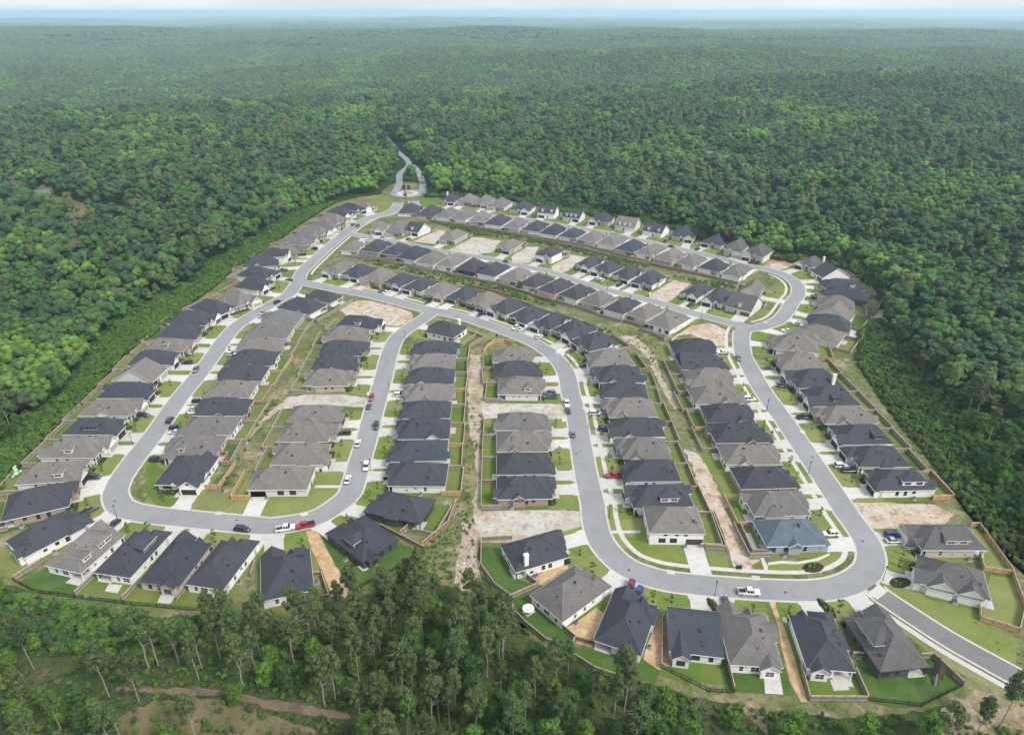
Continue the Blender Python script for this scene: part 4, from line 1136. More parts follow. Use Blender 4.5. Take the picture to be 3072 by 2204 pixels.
def fence_line(A, B, mat, hgt=1.8, near=False, iron=False):
    """one straight run of fence from A to B: boards (or iron bars) with rails and posts"""
    d = (B - A); n = d.length; d.normalize(); o = Vector((-d.y, d.x, 0))
    return n, d, o
def make_fence(P, fm, label, group, near, iron=False, hgt=1.8):
    bd, rl = MB(), MB()
    E = empty('fence' if not iron else 'iron_fence', (P[0].x, P[0].y, 0)); O = P[0]
    tag(E, label, 'fence', group)
    posts = []
    for a, c in zip(P[:-1], P[1:]):
        d = c - a; n = d.length
        if n < .3: continue
        d.normalize(); o = Vector((-d.y, d.x, 0)); a = a - O
        def q(s, w_): return (a + d * s + o * w_)[:2]
        if iron:
            m_ = max(2, int(n / .45))
            for k in range(m_):
                s = n * (k + .5) / m_; bd.prism([q(s - .02, -.02), q(s + .02, -.02), q(s + .02, .02), q(s - .02, .02)], .05, hgt)
        else:
            m_ = max(1, int(n / (1.2 if near else 2.5)))
            for k in range(m_):
                s0, s1 = n * k / m_ + .008, n * (k + 1) / m_ - .008; w_ = .012 if k % 2 else .02
                bd.prism([q(s0, -w_), q(s1, -w_), q(s1, w_), q(s0, w_)], .03, hgt - (.02 if k % 2 else 0))
        for z0, z1 in ((.35, .45), (hgt - .35, hgt - .25)) + (() if iron else ((hgt + .002, hgt + .05),)):
            rl.prism([q(0, -.06), q(n, -.06), q(n, .06), q(0, .06)], z0, z1)
        k = max(1, round(n / 2.6))
        for j in range(k + 1): posts.append(a + d * (n * j / k))
    bd.obj('fence_boards' if not iron else 'fence_bars', [fm], E); rl.obj('fence_rail', [fm if iron else MATRAIL], E)
    if near:
        for p in posts[:24]: link('fence_post', POSTM['k' if iron else 'y'], E, (p.x, p.y, 0))
    return E
MATRAIL = plain('fence_rail_wood', (.50, .42, .34), .85, .15, 1.5)
b = MB(); b.box(-.07, .07, -.07, .07, 0, 1.88); POSTM = {'y': b.mesh('fence_post', [FEN['y']])}
b = MB(); b.box(-.05, .05, -.05, .05, 0, 1.6); POSTM['k'] = b.mesh('fence_post', [FEN['k']])
for i, h in enumerate(HOUSES):
    if h.row in 'MN' or h.label.startswith(('dark grey-roofed house, pinkish brick walls and wide', 'dark grey-roofed house, white walls, eighteenth down')): continue
    u, v, P, L, W, y = h.u, h.v, h.P, h.L, h.W, h.yard
    def at(s, t): q = P + u * s + v * t; return Vector((q.x, q.y, 0))
    if roaddist(*at(L + y, W / 2)[:2])[0] < 2 or roaddist(*at(L + y, 0)[:2])[0] < 2 or roaddist(*at(L + y, W)[:2])[0] < 2: continue
    rr = random.Random(i * 5 + 3); key = rr.choice('yyyygyyro' if h.row not in 'FG' else 'yyrgyrgy')
    if h.row == 'L' and i % 7 in (0, 1): continue
    cn = {'y': 'weathered', 'o': 'fresh cedar', 'r': 'reddish', 'g': 'grey'}[key]
    t0, t1 = -.8 - .1 * (i % 2), W + 1.0 + .1 * (i % 3)
    make_fence([at(L - 1.5, t0), at(L + y, t0), at(L + y + .07 * (i % 2), t1)], FEN[key], '%s board fence behind the %s' % (cn, h.short), 'back yard fences', h.near)
# surveyed fences round the two bottom rows and at the edges
SURV = [
 ('o', 'T4 1400,185 1460,185 1700,520 1490,490 1460,390', 'fresh cedar fence behind the white-dormered grey house at the bare lot', 0),
 ('o', 'T4 1690,520 1775,745 1735,920 1465,835 1460,740', 'fresh cedar fence round the wide lawn of the gabled corner house', 0),
 ('o', 'M6 920,975 1030,980 1325,1310 1045,1330', 'fresh cedar fence behind the house beside the bare red lot', 0),
 ('y', 'T4 580,1085 680,1090', 'short brown fence between the two grey houses by the lower road', 0),
 ('y', 'T4 1050,1095 1140,1092 1350,1290', 'dark board fence behind the play set lawn', 0),
 ('k', 'T4 1350,1290 1060,1432 690,1390', 'black iron fence closing the bottom of the play set lawn', 1),
 ('y', 'T4 285,1390 690,1392 600,1190', 'weathered fence round the striped back lawn', 0),
 ('y', 'T4 220,1150 285,1390', 'weathered side fence along the straw path', 0),
 ('y', 'T3 1490,1130 1540,1330', 'tan side fence between the slate and grey roofed bottom houses', 0),
 ('k', 'T3 1040,1165 1370,1330 1540,1340', 'black iron fence behind the slate-roofed bottom house', 1),
 ('w', 'T3 430,1095 560,1180 700,1230 870,1270', 'curved fence with pale cap at the edge of the lower pines', 0),
 ('y', 'T3 345,890 440,970 400,1040', 'dark brown side fence below the white-walled house by the umbrella', 0),
 ('r', 'T3 440,975 565,1005', 'cedar cross fence closing the straw side yard', 0),
 ('y', 'T3 -10,760 80,860 230,985 300,1010', 'dark fence along the bottom lawn with the umbrella', 0),
 ('y', 'T3 -20,690 180,600 100,540', 'dark diagonal fence above the umbrella lawn', 0),
 ('w', 'T3 1040,810 1035,1170', 'pale-capped fence dividing two straw side yards', 0),
 ('y', 'T2 1775,275 1562,285 1560,470 1660,610 1775,690', 'grey-brown fence round the corner lawn by the rubble strip', 0),
 ('r', 'T2 865,195 1165,350 1150,325 1330,175 1390,20', 'reddish fence wrapping the dark-walled house yard', 0),
 ('r', 'T2 1000,245 1055,195', 'short cedar fence beside the dark-walled house', 0),
 ('k', 'T2 600,520 660,640 1060,440 1170,370', 'black iron fence round the dark green lawn', 1),
 ('k', 'T2 600,520 690,450', 'black iron cross fence beside the navy house patio', 1),
 ('r', 'T2 400,530 455,525 510,685 440,690', 'cedar fence beside the straw path', 0),
 ('y', 'T1 95,560 300,430', 'brown two-rail fence beside the bottom-left lawn', 0),
 ('k', 'T1 100,565 240,640 520,680 860,720 1150,750 1380,770', 'black iron fence along the brush below the bottom row', 1),
 ('g', 'T1 525,665 660,530', 'grey side fence between the two bottom-left lawns', 0),
 ('y', 'T1 850,700 965,580', 'brown side fence below the dormered charcoal house', 0),
 ('g', 'T1 1225,700 1290,620', 'grey side fence beside the patio with furniture', 0),
 ('y', 'T1 1740,540 1775,440', 'brown side fence at the bottom charcoal house', 0),
 ('o', 'M2 420,1180 640,1180 870,860', 'orange cedar fence behind the white corner house', 0),
 ('o', 'N3 560,880 620,800 700,745 840,735 935,770', 'curved orange fence behind the street-corner grey house', 0),
 ('y', 'N3 370,620 575,700 380,810', 'weathered fence round the corner chimney house yard', 0),
 ('y', 'N4 420,580 690,720 820,650', 'grey fence round the last white house of the upper street', 0),
 ('y', 'T3 1295,105 1385,108 1480,345 1340,335', 'tan fence behind the big grey corner house with side garage', 0),
 ('y', 'T3 1575,180 1660,370 1775,375', 'weathered fence beside the blue-roofed house', 0),
 ('r', 'U2 1180,1345 1420,1400 1700,1480', 'reddish fence along the lower weedy strip', 0),
 ('y', 'U2 -560,930 0,1000 440,1080 1000,1200 1500,1310 2264,1530', 'long grey-brown fence along the lower weedy strip', 0),
 ('y', 'U2 600,470 1160,545 1700,640 2264,760 U3 330,830 830,960 1250,1060', 'long grey-brown fence along the upper weedy strip', 0),
 ('r', 'U3 1250,1040 1550,1110 1900,1180 2264,1260', 'brown fence on the upper weedy strip behind the white houses', 0),
]
FEN['w'] = FEN['y']
for q, (key, s, lab, iron) in enumerate(SURV):
    P_ = [Vector((p.x, p.y, 0)) for p in pts(s)]
    make_fence(P_, FEN[key], lab, 'fences round the outer lots', P_[0].length < 240, bool(iron), 1.5 if iron else 1.8)
# ------------------------------------------------------------------ vehicles
def paint(name, c, rough=.3, met=.0):
    m, nt, b, _ = nodes_of(name); v = objvec(nt)
    nt.links.new(ramp(nt, nz(nt, 1.5, 3, .6, v), [(.3, sc(c, .88)), (.7, c)]), b.inputs['Base Color'])
    b.inputs['Roughness'].default_value = rough; b.inputs['Metallic'].default_value = met; b.inputs['Coat Weight'].default_value = .5; b.inputs['Coat Roughness'].default_value = .15
    return m
PAINT = {'white': paint('paint_white', (.72, .72, .72)), 'black': paint('paint_black', (.014, .015, .018)), 'grey': paint('paint_grey', (.13, .135, .145), .3, .3), 'silver': paint('paint_silver', (.45, .47, .5), .3, .4),
         'dark blue': paint('paint_navy', (.022, .032, .06)), 'blue-grey': paint('paint_bluegrey', (.10, .15, .20)), 'blue': paint('paint_blue', (.015, .04, .20)), 'red': paint('paint_red', (.30, .012, .022)),
         'dark red': paint('paint_maroon', (.13, .012, .03)), 'pale blue': paint('paint_paleblue', (.42, .52, .62))}
tyre_m = plain('tyre', (.012, .012, .012), .9, .1); rim_m = plain('rim', (.35, .35, .36), .4, .1, metal=.6)
lamp_w = plain('headlamp_glass', (.75, .75, .72), .2, .02); lamp_r = plain('tail_lamp', (.25, .01, .01), .3, .05); plastic = plain('black_plastic', (.02, .02, .02), .6, .1)
def loft(mb, secs, mi=0, cap=True):
    for a, c in zip(secs[:-1], secs[1:]):
        n = len(a)
        for i in range(n):
            j = (i + 1) % n; mb.poly([a[i], a[j], c[j], c[i]], mi)
    if cap: mb.poly(secs[0][::-1], mi); mb.poly(secs[-1], mi)
def section(x, hw, z0, z1, r=.12):
    return [(x, -hw + r * .6, z0), (x, -hw, z0 + r), (x, -hw, z1 - r), (x, -hw + r, z1), (x, hw - r, z1), (x, hw, z1 - r), (x, hw, z0 + r), (x, hw - r * .6, z0)]
CARMESH = {}
def car_meshes(kind):
    if kind in CARMESH: return CARMESH[kind]
    L, Wd, Hh = {'sedan': (4.75, 1.84, 1.45), 'suv': (4.75, 1.92, 1.74), 'van': (5.1, 2.0, 1.9), 'pickup': (5.9, 2.03, 1.9)}[kind]
    hw = Wd / 2; fl = .28; body, cab, tr = MB(), MB(), MB()
    belt = Hh * .58 if kind != 'sedan' else .88
    hood = belt - .08
    x0, x1 = -L / 2, L / 2               # +x is the nose
    if kind == 'pickup':
        loft(body, [section(x1, hw - .12, .42, .95), section(x1 - .12, hw - .03, .34, 1.1), section(x1 - 1.35, hw, .32, 1.16), section(x1 - 1.6, hw, .32, 1.18), section(x1 - 3.75, hw, .32, 1.18)])
        # bed with open box
        bx0, bx1 = x0 + .05, x1 - 3.75
        body.box(bx0, bx1, -hw, hw, .45, .72); body.box(bx0, bx1, -hw, -hw + .09, .72, 1.2); body.box(bx0, bx1, hw - .09, hw, .72, 1.2); body.box(bx0, bx0 + .08, -hw + .09, hw - .09, .72, 1.18); body.box(bx1 - .06, bx1, -hw + .09, hw - .09, .72, 1.18)
        tr.box(bx0 + .09, bx1 - .07, -hw + .1, hw - .1, .721, .735)
        c = [(x1 - 1.55, .82, 1.18, 1.2), (x1 - 2.15, .7, 1.18, Hh), (x1 - 3.5, .7, 1.18, Hh), (x1 - 3.75, .78, 1.18, 1.2)]
    elif kind == 'sedan':
        loft(body, [section(x0, hw - .15, .4, .78), section(x0 + .15, hw - .03, .3, .9), section(x0 + .9, hw, fl, .95), section(0, hw, fl, .92), section(x1 - 1.3, hw, fl, .88), section(x1 - .2, hw - .06, .3, .72), section(x1, hw - .2, .38, .6)])
        c = [(x0 + .55, .72, .9, .95), (x0 + 1.25, .62, .9, Hh), (.25, .62, .9, Hh), (x1 - 1.35, .74, .88, .9)]
    else:
        loft(body, [section(x0, hw - .1, .45, 1.0), section(x0 + .12, hw - .02, .34, belt), section(0, hw, .32, belt), section(x1 - 1.15, hw, .32, belt - .02), section(x1 - .2, hw - .05, .34, belt - .16), section(x1, hw - .18, .42, .8)])
        c = [(x0 + .08, .8, belt - .02, belt + .02), (x0 + .38, .72, belt, Hh), (.35, .72, belt, Hh), (x1 - (1.3 if kind == 'suv' else 1.0), .8, belt - .02, belt)]
    # cabin: glass all round with a painted roof panel
    secs = [[(x, -w_, z0), (x, -w_ + .02, z1), (x, w_ - .02, z1), (x, w_, z0)] for x, w_, z0, z1 in c]
    base = [[(x, -(.94 * hw), min(z0, z1) - .05), (x, -w_, z1), (x, w_, z1), (x, .94 * hw, min(z0, z1) - .05)] for x, w_, z0, z1 in c]
    loft(cab, base)
    rx0, rx1 = c[1][0] + .02, c[2][0] - .02; rw = c[1][1]
    roofp = MB(); roofp.prism([(rx0, -rw - .02), (rx1, -rw - .02), (rx1, rw + .02), (rx0, rw + .02)], Hh - .05, Hh + .025)
    for x in ((rx0 + rx1) / 2, rx0 + .03, rx1 - .03):
        for s in (-1, 1):
            roofp.poly([(x - .05, s * (rw + .012), Hh), (x + .05, s * (rw + .012), Hh), (x + .05, s * (.955 * hw), belt - .03), (x - .05, s * (.955 * hw), belt - .03)])
    wh = MB(); R_ = .34 if kind in ('sedan',) else .38
    n = 14; ring = [(R_ * math.cos(2 * math.pi * i / n), R_ * math.sin(2 * math.pi * i / n)) for i in range(n)]
    for yy in (-.11, .11): wh.poly([(p[0], yy, p[1]) for p in (ring if yy < 0 else ring[::-1])])
    for i in range(n): j = (i + 1) % n; wh.poly([(ring[i][0], -.11, ring[i][1]), (ring[j][0], -.11, ring[j][1]), (ring[j][0], .11, ring[j][1]), (ring[i][0], .11, ring[i][1])])
    rim = MB(); rr = [(p[0] * .62, p[1] * .62) for p in ring]
    for yy in (-.118, .118): rim.poly([(p[0], yy, p[1]) for p in rr])
    hl, tl, bm_ = MB(), MB(), MB()
    zl = .62 if kind == 'sedan' else .88
    hl.box(-.06, .1, -.2, .2, -.08, .08); tl.box(-.05, .06, -.2, .2, -.1, .1)
    bm_.box(x1 - .03, x1 + .05, -hw + .22, hw - .22, .34, .52); bm_.box(x0 - .05, x0 + .03, -hw + .22, hw - .22, .36, .54)
    CARMESH[kind] = dict(L=L, hw=hw, R=R_, body=body, roof=roofp, cab=cab.mesh('car_window', [carglass], True), wheel=wh.mesh('wheel', [tyre_m]), rim=rim.mesh('rim', [rim_m]),
                         hl=hl.mesh('headlight', [lamp_w]), tl=tl.mesh('tail_light', [lamp_r]), bumper=bm_.mesh('bumper', [plastic]), tr=tr.mesh('bed_liner', [plastic]) if tr.v else None, zl=zl, cache={})
    return CARMESH[kind]
CARS = []
def car(kind, colr, p, ang, label):
    d = car_meshes(kind)
    if colr not in d['cache']:
        d['cache'][colr] = (d['body'].mesh('body', [PAINT[colr]], True), d['roof'].mesh('roof', [PAINT[colr]], True))
    bm_, rm_ = d['cache'][colr]
    E = empty({'suv': 'parked_car', 'sedan': 'parked_car', 'van': 'parked_van', 'pickup': 'pickup_truck'}[kind], p, ang)
    tag(E, label, {'pickup': 'pickup', 'van': 'van'}.get(kind, 'car'), 'parked vehicles')
    link('body', bm_, E); link('roof', rm_, E); link('car_window', d['cab'], E)
    for sx in (-1, 1):
        for sy in (-1, 1):
            w_ = link('wheel', d['wheel'], E, (sx * (d['L'] / 2 - .95), sy * (d['hw'] - .1), d['R']))
            link('rim', d['rim'], w_)
    for sy in (-1, 1):
        link('headlight', d['hl'], E, (d['L'] / 2 - .1, sy * (d['hw'] - .38), d['zl'])); link('tail_light', d['tl'], E, (-d['L'] / 2 + .03, sy * (d['hw'] - .3), d['zl'] + .1))
    link('bumper', d['bumper'], E)
    if d['tr']: link('bed_liner', d['tr'], E)
    CARS.append(label)
    return E
CDATA = """M1 1905,205 suv dark_blue d|M1 2255,265 suv dark_blue r|M1 1230,1030 van black d|M1 1180,1470 pickup grey d|M1 2075,795 suv black d|T1 790,168 sedan black d|T1 1680,203 suv black r
T2 340,178 pickup red r|T2 205,198 pickup white r|M2 70,375 suv dark_blue d|M2 55,430 sedan pale_blue d|M2 365,22 suv black d|M2 312,122 sedan pale_blue d|M3 45,445 suv black d|M3 365,78 sedan grey r|N2 1335,1475 suv red r|M3 460,345 suv black r|M3 220,578 sedan white r|M3 330,885 suv white r|M3 85,1058 sedan white r
M4 725,48 pickup white r|M4 740,140 sedan dark_blue r|M4 805,450 sedan blue-grey r|M4 1100,180 suv white d|M4 1225,388 suv blue d|M4 1355,1010 pickup red d
N3 510,375 sedan dark_blue d|N3 985,548 suv white d|N3 1055,565 sedan white d|N3 1300,668 sedan white d|N3 1710,860 sedan dark_red d|N3 1900,1050 sedan black d|N3 1440,1412 suv blue-grey d|N3 1440,1465 pickup grey d
N2 90,203 suv black r|N2 1475,60 sedan blue-grey d|N2 1527,78 sedan white d|N2 2090,203 sedan black d|N2 1705,1440 suv white d
N1 2150,348 sedan silver r|N1 1155,1010 suv black d|N1 1270,1105 suv blue-grey r|N1 1740,900 suv white d
N4 1045,245 pickup grey d|N4 1460,873 sedan white d|N4 1675,950 suv blue-grey r|N4 1820,1495 van white d|N5 455,1085 sedan black d|N5 650,1275 suv blue-grey d|N5 660,1318 suv dark_blue d|N5 720,600 pickup white d|N5 860,505 sedan white d|N5 1090,125 suv black d|N5 1095,155 suv dark_blue d
M5 1615,235 pickup black d|M5 2100,875 suv white d|M5 2195,938 suv dark_blue d|T4 430,235 suv white d|T4 860,243 suv blue d|T4 868,283 sedan silver d
T3 820,603 suv dark_red d|T3 877,648 suv blue d|T3 1640,640 pickup white r|T3 1482,712 sedan dark_blue d
U1 2110,650 sedan white d|U1 2025,693 sedan white d|U1 1855,505 suv blue-grey r|U1 1912,525 suv dark_blue r|U1 1815,452 sedan white d|U1 1675,563 sedan grey d|U1 1515,658 sedan black d|U1 1410,730 suv black d|U1 1340,825 suv black d|U1 1180,908 suv black d|U1 920,1115 pickup grey d|U1 1005,1238 sedan dark_blue d
U2 15,655 sedan white d|U2 325,698 sedan black d|U2 1300,340 van white d|U2 1450,335 sedan white d|U2 1620,995 sedan dark_red r
U3 440,515 sedan white d|U3 775,620 sedan white r|U3 1465,720 sedan black d|U3 1550,795 sedan black r|U3 1895,830 suv black d|U3 570,1225 suv white d|U3 625,1245 suv white d|U3 855,1308 suv black d|U4 355,560 suv black d|U4 430,568 suv black d"""
def nearest_house(p): return min(HOUSES, key=lambda h: (h.C - p).length)
def uniq(lab, used=set()):
    return lab
seen = {}
for tok in CDATA.replace('\n', '|').split('|'):
    t, xy, kind, colr, mode = tok.split(); x, y = map(float, xy.split(',')); colr = colr.replace('_', ' ')
    p = tp(t, x, y, .5); p.z = 0
    dd, rk, ri = roaddist(p.x, p.y); L = LINE[rk]; tdir = (L[min(ri + 1, len(L) - 1)] - L[max(ri - 1, 0)]).normalized()
    hh = nearest_house(p)
    if mode == 'r':
        ang = math.atan2(tdir.y, tdir.x) + (math.pi if R() < .5 else 0); p.z = .13
        lab = '%s %s on the street by the %s' % (colr, kind if kind != 'suv' else 'SUV', hh.short)
    else:
        # square to the garage it is parked before
        hh = min(HOUSES, key=lambda h: (h.P + h.u * h.gar[0] + h.v * (h.gar[1] or .4) - h.u * 4 - p).length if h.gar[1] is not None else 1e9)
        ang = math.atan2(hh.u.y, hh.u.x) + (math.pi if R() < .3 else 0); p.z = .16
        lab = '%s %s on the drive of the %s' % (colr, kind if kind != 'suv' else 'SUV', hh.short)
    if lab in seen: lab = lab.replace(colr, colr + ' second', 1)
    seen[lab] = 1
    car(kind, colr, p, ang, lab)

# ------------------------------------------------------------------ street lamps
b = MB(); b.tube((0, 0, 0), (0, 0, .5), .16, .12, 8); b.tube((0, 0, .5), (0, 0, 4.4), .085, .065, 8); LPOLE = b.mesh('pole', [FEN['k']])
b = MB(); b.tube((0, 0, 4.4), (0, 0, 4.55), .1, .22, 8); b.tube((0, 0, 5.05), (0, 0, 5.25), .34, .05, 8)
LHEAD = b.mesh('lantern_cap', [FEN['k']])
b = MB(); b.tube((0, 0, 4.55), (0, 0, 5.05), .2, .28, 8); LGL = b.mesh('lantern_glass', [plain('lantern_glass', (.3, .3, .28), .2, .05)])
for s in 'M1 1555,1570 1762,600|T3 1405,662|T4 795,556|M5 1110,158 1668,978|M4 1015,372 1288,1560|N2 1785,712 1572,1412|M3 390,945|N4 1182,440 2055,1640|N5 260,925|N3 1705,1032|U3 695,1395 2150,945|U2 1265,945 130,130|N5 800,410|U4 1090,830'.split('|'):
    tk = s.split()
    for xy in tk[1:]:
        x, y = map(float, xy.split(',')); p = tp(tk[0], x, y); E = empty('street_lamp', p)
        hh = nearest_house(p); tag(E, 'black post lamp by the %s' % hh.short, 'street lamp', 'street lamps')
        link('pole', LPOLE, E); link('lantern_glass', LGL, E); link('lantern_cap', LHEAD, E)

# ------------------------------------------------------------------ foliage
def leaf_quad(mb, c, nrm, s, rnd, mi=0):
    n = Vector(nrm); n = n + Vector((rnd.uniform(-1, 1), rnd.uniform(-1, 1), rnd.uniform(-1, 1))) * .75
    if n.length < .05: n = Vector((0, 0, 1))
    n.normalize(); a = n.orthogonal().normalized(); t = rnd.uniform(0, 6.3); c_ = n.cross(a)
    u = a * math.cos(t) + c_ * math.sin(t); v = n.cross(u); k1, k2 = s * rnd.uniform(.6, 1.2), s * rnd.uniform(.4, .9)
    c = Vector(c)
    mb.poly([c - u * k1, c - v * k2 + n * s * .15, c + u * k1, c + v * k2 - n * s * .1], mi)
def blob(mb, c, r, rnd, sub=1, mi=0, squash=.8):
    """lumpy closed core so that a crown is not see-through"""
    bm = bmesh.new(); bmesh.ops.create_icosphere(bm, subdivisions=sub, radius=1)
    off = Vector((rnd.uniform(0, 90), rnd.uniform(0, 90), 0)); n0 = len(mb.v)
    for v_ in bm.verts:
        k = r * (1 + .45 * noise.noise(v_.co * 1.6 + off))
        mb.v.append((c[0] + v_.co.x * k, c[1] + v_.co.y * k, c[2] + v_.co.z * k * squash))
    for f in bm.faces: mb.f.append(tuple(n0 + v_.index for v_ in f.verts)); mb.m.append(mi)
    bm.free()
def crown(seed, h0, h1, rad, lobes, leaves, size, core=.5, shape='round'):
    rnd = random.Random(seed); mb = MB(); hc = (h0 + h1) / 2; hv = (h1 - h0) / 2
    for i in range(lobes):
        t = (i + .5) / lobes; z = h0 + (h1 - h0) * (.12 + .8 * t)
        q = (z - hc) / hv
        if shape == 'pine': rr = rad * (1.0 - .62 * max(0, q)) * (.75 if q < -.6 else 1) * rnd.uniform(.45, 1.0)
        else: rr = rad * math.sqrt(max(.05, 1 - q * q)) * rnd.uniform(.45, .85)
        a = i * 2.4 + rnd.uniform(-.5, .5); lr = rad * (rnd.uniform(.28, .45) if shape == 'pine' else rnd.uniform(.36, .55))
        c = Vector((rr * .8 * math.cos(a), rr * .8 * math.sin(a), z))
        if i == lobes - 1: c = Vector((rnd.uniform(-.2, .2) * rad, rnd.uniform(-.2, .2) * rad, h1 - lr * .7))
        if core: blob(mb, c, lr * core, rnd, 1, 0, .75)
        for k in range(leaves // lobes):
            d = Vector((rnd.gauss(0, 1), rnd.gauss(0, 1), rnd.gauss(.25, 1))).normalized()
            p = c + Vector((d.x, d.y, d.z * .72)) * lr * rnd.uniform(.55, 1.12)
            leaf_quad(mb, p, d, size, rnd)
    return mb
def trunk(seed, h, r, limbs=4, z0=.45):
    rnd = random.Random(seed); mb = MB(); p = Vector((0, 0, -.3)); n = 5; prev = p
    for i in range(n):
        q = Vector((rnd.uniform(-.18, .18) * (i + 1) * .5, rnd.uniform(-.18, .18) * (i + 1) * .5, h * (i + 1) / n)); mb.tube(prev, q, r * (1 - .8 * i / n), r * (1 - .8 * (i + 1) / n), 6, 0, i == n - 1); prev = q
    for k in range(limbs):
        z = h * (z0 + (1 - z0) * (k + .5) / limbs * .9); a = rnd.uniform(0, 6.3); l = h * .16 * rnd.uniform(.6, 1.2)
        mb.tube((0, 0, z), (l * math.cos(a), l * math.sin(a), z + l * .5), r * .3, r * .08, 4, 0, False)
    return mb
KINDS = {}
def kind(name, n, leaf, mk, tk, bark):
    KINDS[name] = [(mk(i).mesh('crown', [LEAF[leaf]]), tk(i).mesh('trunk', [bark])) for i in range(n)]
kind('pine', 6, 'pine', lambda i: crown(i, 9.5 + (i * .9) % 3, 19 + (i % 3) * 1.4, 2.7 + .25 * (i % 3), 17, 2100, .30, .30, 'pine'), lambda i: trunk(i, 18.5, .24, 11, .42), barkp)
kind('oak', 4, 'oak', lambda i: crown(i, 3.0, 13 + i, 4.2 + .3 * (i % 2), 20, 2600, .36, .55), lambda i: trunk(i, 11, .26, 5), barkm)
kind('lime', 3, 'lime', lambda i: crown(i, 2.0, 10.5 + i, 3.4, 16, 2200, .32, .5), lambda i: trunk(i, 8, .18, 5), barkm)
kind('young', 4, 'young', lambda i: crown(i, 1.0, 3.0 + .45 * i, .75 + .1 * i, 5, 240, .17, .4), lambda i: trunk(i, 2.4, .045, 3), barkm)

# young trees on the front lawns
yi = 0
b = MB(); b.prism([(.45 * math.cos(k * .628), .45 * math.sin(k * .628)) for k in range(10)], 0, .08); RING = b.mesh('mulch_ring', [mulch_m])
for i, h in enumerate(HOUSES):
    if h.gar[1] is None or h.dr is None or h.dr < 6 or i % 13 == 5: continue
    t = h.W * .78 if h.gar[1] < h.W / 2 else h.W * .22
    p = h.P - h.u * min(6.0, h.dr * .55) + h.v * (t + U(-1, 1))
    if roaddist(p.x, p.y)[0] < 1.2: continue
    c, tr = KINDS['young'][yi % 4]; yi += 1; s = U(.6, 1.1)
    E = empty('young_tree', (p.x, p.y, .06), U(0, 6)); tag(E, 'young tree on the front lawn of the %s' % h.short, 'tree', 'young front lawn trees')
    for nm, me in (('crown', c), ('trunk', tr)): link(nm, me, E).scale = (s, s, s)
    link('mulch_ring', RING, E)

# planting beds with low bushes against the front walls
BUSH = []
for i in range(4):
    rnd = random.Random(i + 50); mb = MB(); blob(mb, (0, 0, .4), .5, rnd, 2)
    for k in range(90):
        d = Vector((rnd.gauss(0, 1), rnd.gauss(0, 1), abs(rnd.gauss(0, 1)))).normalized(); leaf_quad(mb, Vector((0, 0, .38)) + d * .56, d, .13, rnd)
    BUSH.append(mb.mesh('bush', [LEAF['brush' if i % 2 else 'young']]))
for i, h in enumerate(HOUSES):
    if h.gar[1] is None or h.C.length > 420: continue
    W = h.W; s0, s1 = (.2, 1.35)
    a, c = (h.gar[1] + 3.4 + 1.6, W - .5) if h.gar[1] < W / 2 else (.5, h.gar[1] - 3.4 - 1.6)
    if c - a < 1.5: continue
    q = h.P + h.u * .3 + h.v * ((a + c) / 2)
    E = empty('planting_bed', (q.x, q.y, 0), math.atan2(h.u.y, h.u.x)); tag(E, 'mulch bed with bushes before the %s' % h.short, 'planting bed', 'planting beds')
    b = MB(); n = (c - a) / 2; b.prism([(-1.5, -n), (1.0, -n), (1.0, n), (-.9, n), (-1.6, n * .4)], 0, .13); b.obj('mulch', [mulch_m], E)
    for k in range(4): link('bush', BUSH[(i + k) % 4], E, (U(-.9, .5), -n + 2 * n * (k + .5) / 4, .1), U(0, 6)).scale = (U(.6, 1.1),) * 3

# ------------------------------------------------------------------ small things
def small(name, label, cat, t, x, y, parts, rz=0, z=.06):
    p = tp(t, x, y); E = empty(name, (p.x, p.y, z), rz); tag(E, label, cat)
    for nm, mb, m in parts: mb.obj(nm, [m], E)
    return E
u1, u2, u3 = MB(), MB(), MB()
u1.tube((0, 0, 0), (0, 0, 2.5), .04, .03, 6)
for k in range(8):
    a, c = k * math.pi / 4, (k + 1) * math.pi / 4; u2.poly([(1.6 * math.cos(a), 1.6 * math.sin(a), 2.1), (1.6 * math.cos(c), 1.6 * math.sin(c), 2.1), (0, 0, 2.65)]); u2.poly([(1.6 * math.cos(a), 1.6 * math.sin(a), 2.1), (1.6 * math.cos(c), 1.6 * math.sin(c), 2.1), (1.6 * math.cos(c), 1.6 * math.sin(c), 1.95), (1.6 * math.cos(a), 1.6 * math.sin(a), 1.95)])
u3.prism([(.7 * math.cos(k * .6283), .7 * math.sin(k * .6283)) for k in range(10)], .68, .74); u3.tube((0, 0, 0), (0, 0, .68), .25, .1, 8)
E = small('patio_umbrella', 'white octagonal parasol over a dark table on a small slab', 'parasol', 'T3', 112, 790, [('pole', u1, FEN['k']), ('canopy', u2, trim_w), ('table', u3, FEN['k'])], z=.13)
def slabp(name, s, z=.12):
    b = MB(); P_ = pts(s); b.prism([p[:2] for p in P_], .0, z); tag(b.obj(name, [concrete]), kind='structure')
slabp('patio', 'T3 65,775 110,808 165,772 118,742'); slabp('patio', 'T1 728,632 755,580 850,588 815,645'); slabp('patio', 'T1 1090,710 1125,640 1240,640 1180,720')
slabp('patio', 'T4 428,1245 535,1240 565,1315 455,1322'); slabp('patio', 'T4 -30,1210 80,1200 105,1348 -20,1340'); slabp('patio', 'T4 105,845 95,815 125,810 140,855')
slabp('patio', 'T2 700,460 800,405 850,445 745,495'); slabp('patio', 'M3 1970,440 2060,440 2060,495 1970,495'); slabp('patio', 'N5 1560,575 1740,605 1690,700 1530,665')
slabp('path', 'T3 685,212 890,210 890,228 690,232'); slabp('path', 'N4 1570,440 1660,345 1700,355 1610,445'); slabp('path', 'M2 1930,1130 2264,1130 2264,1165 1900,1165')
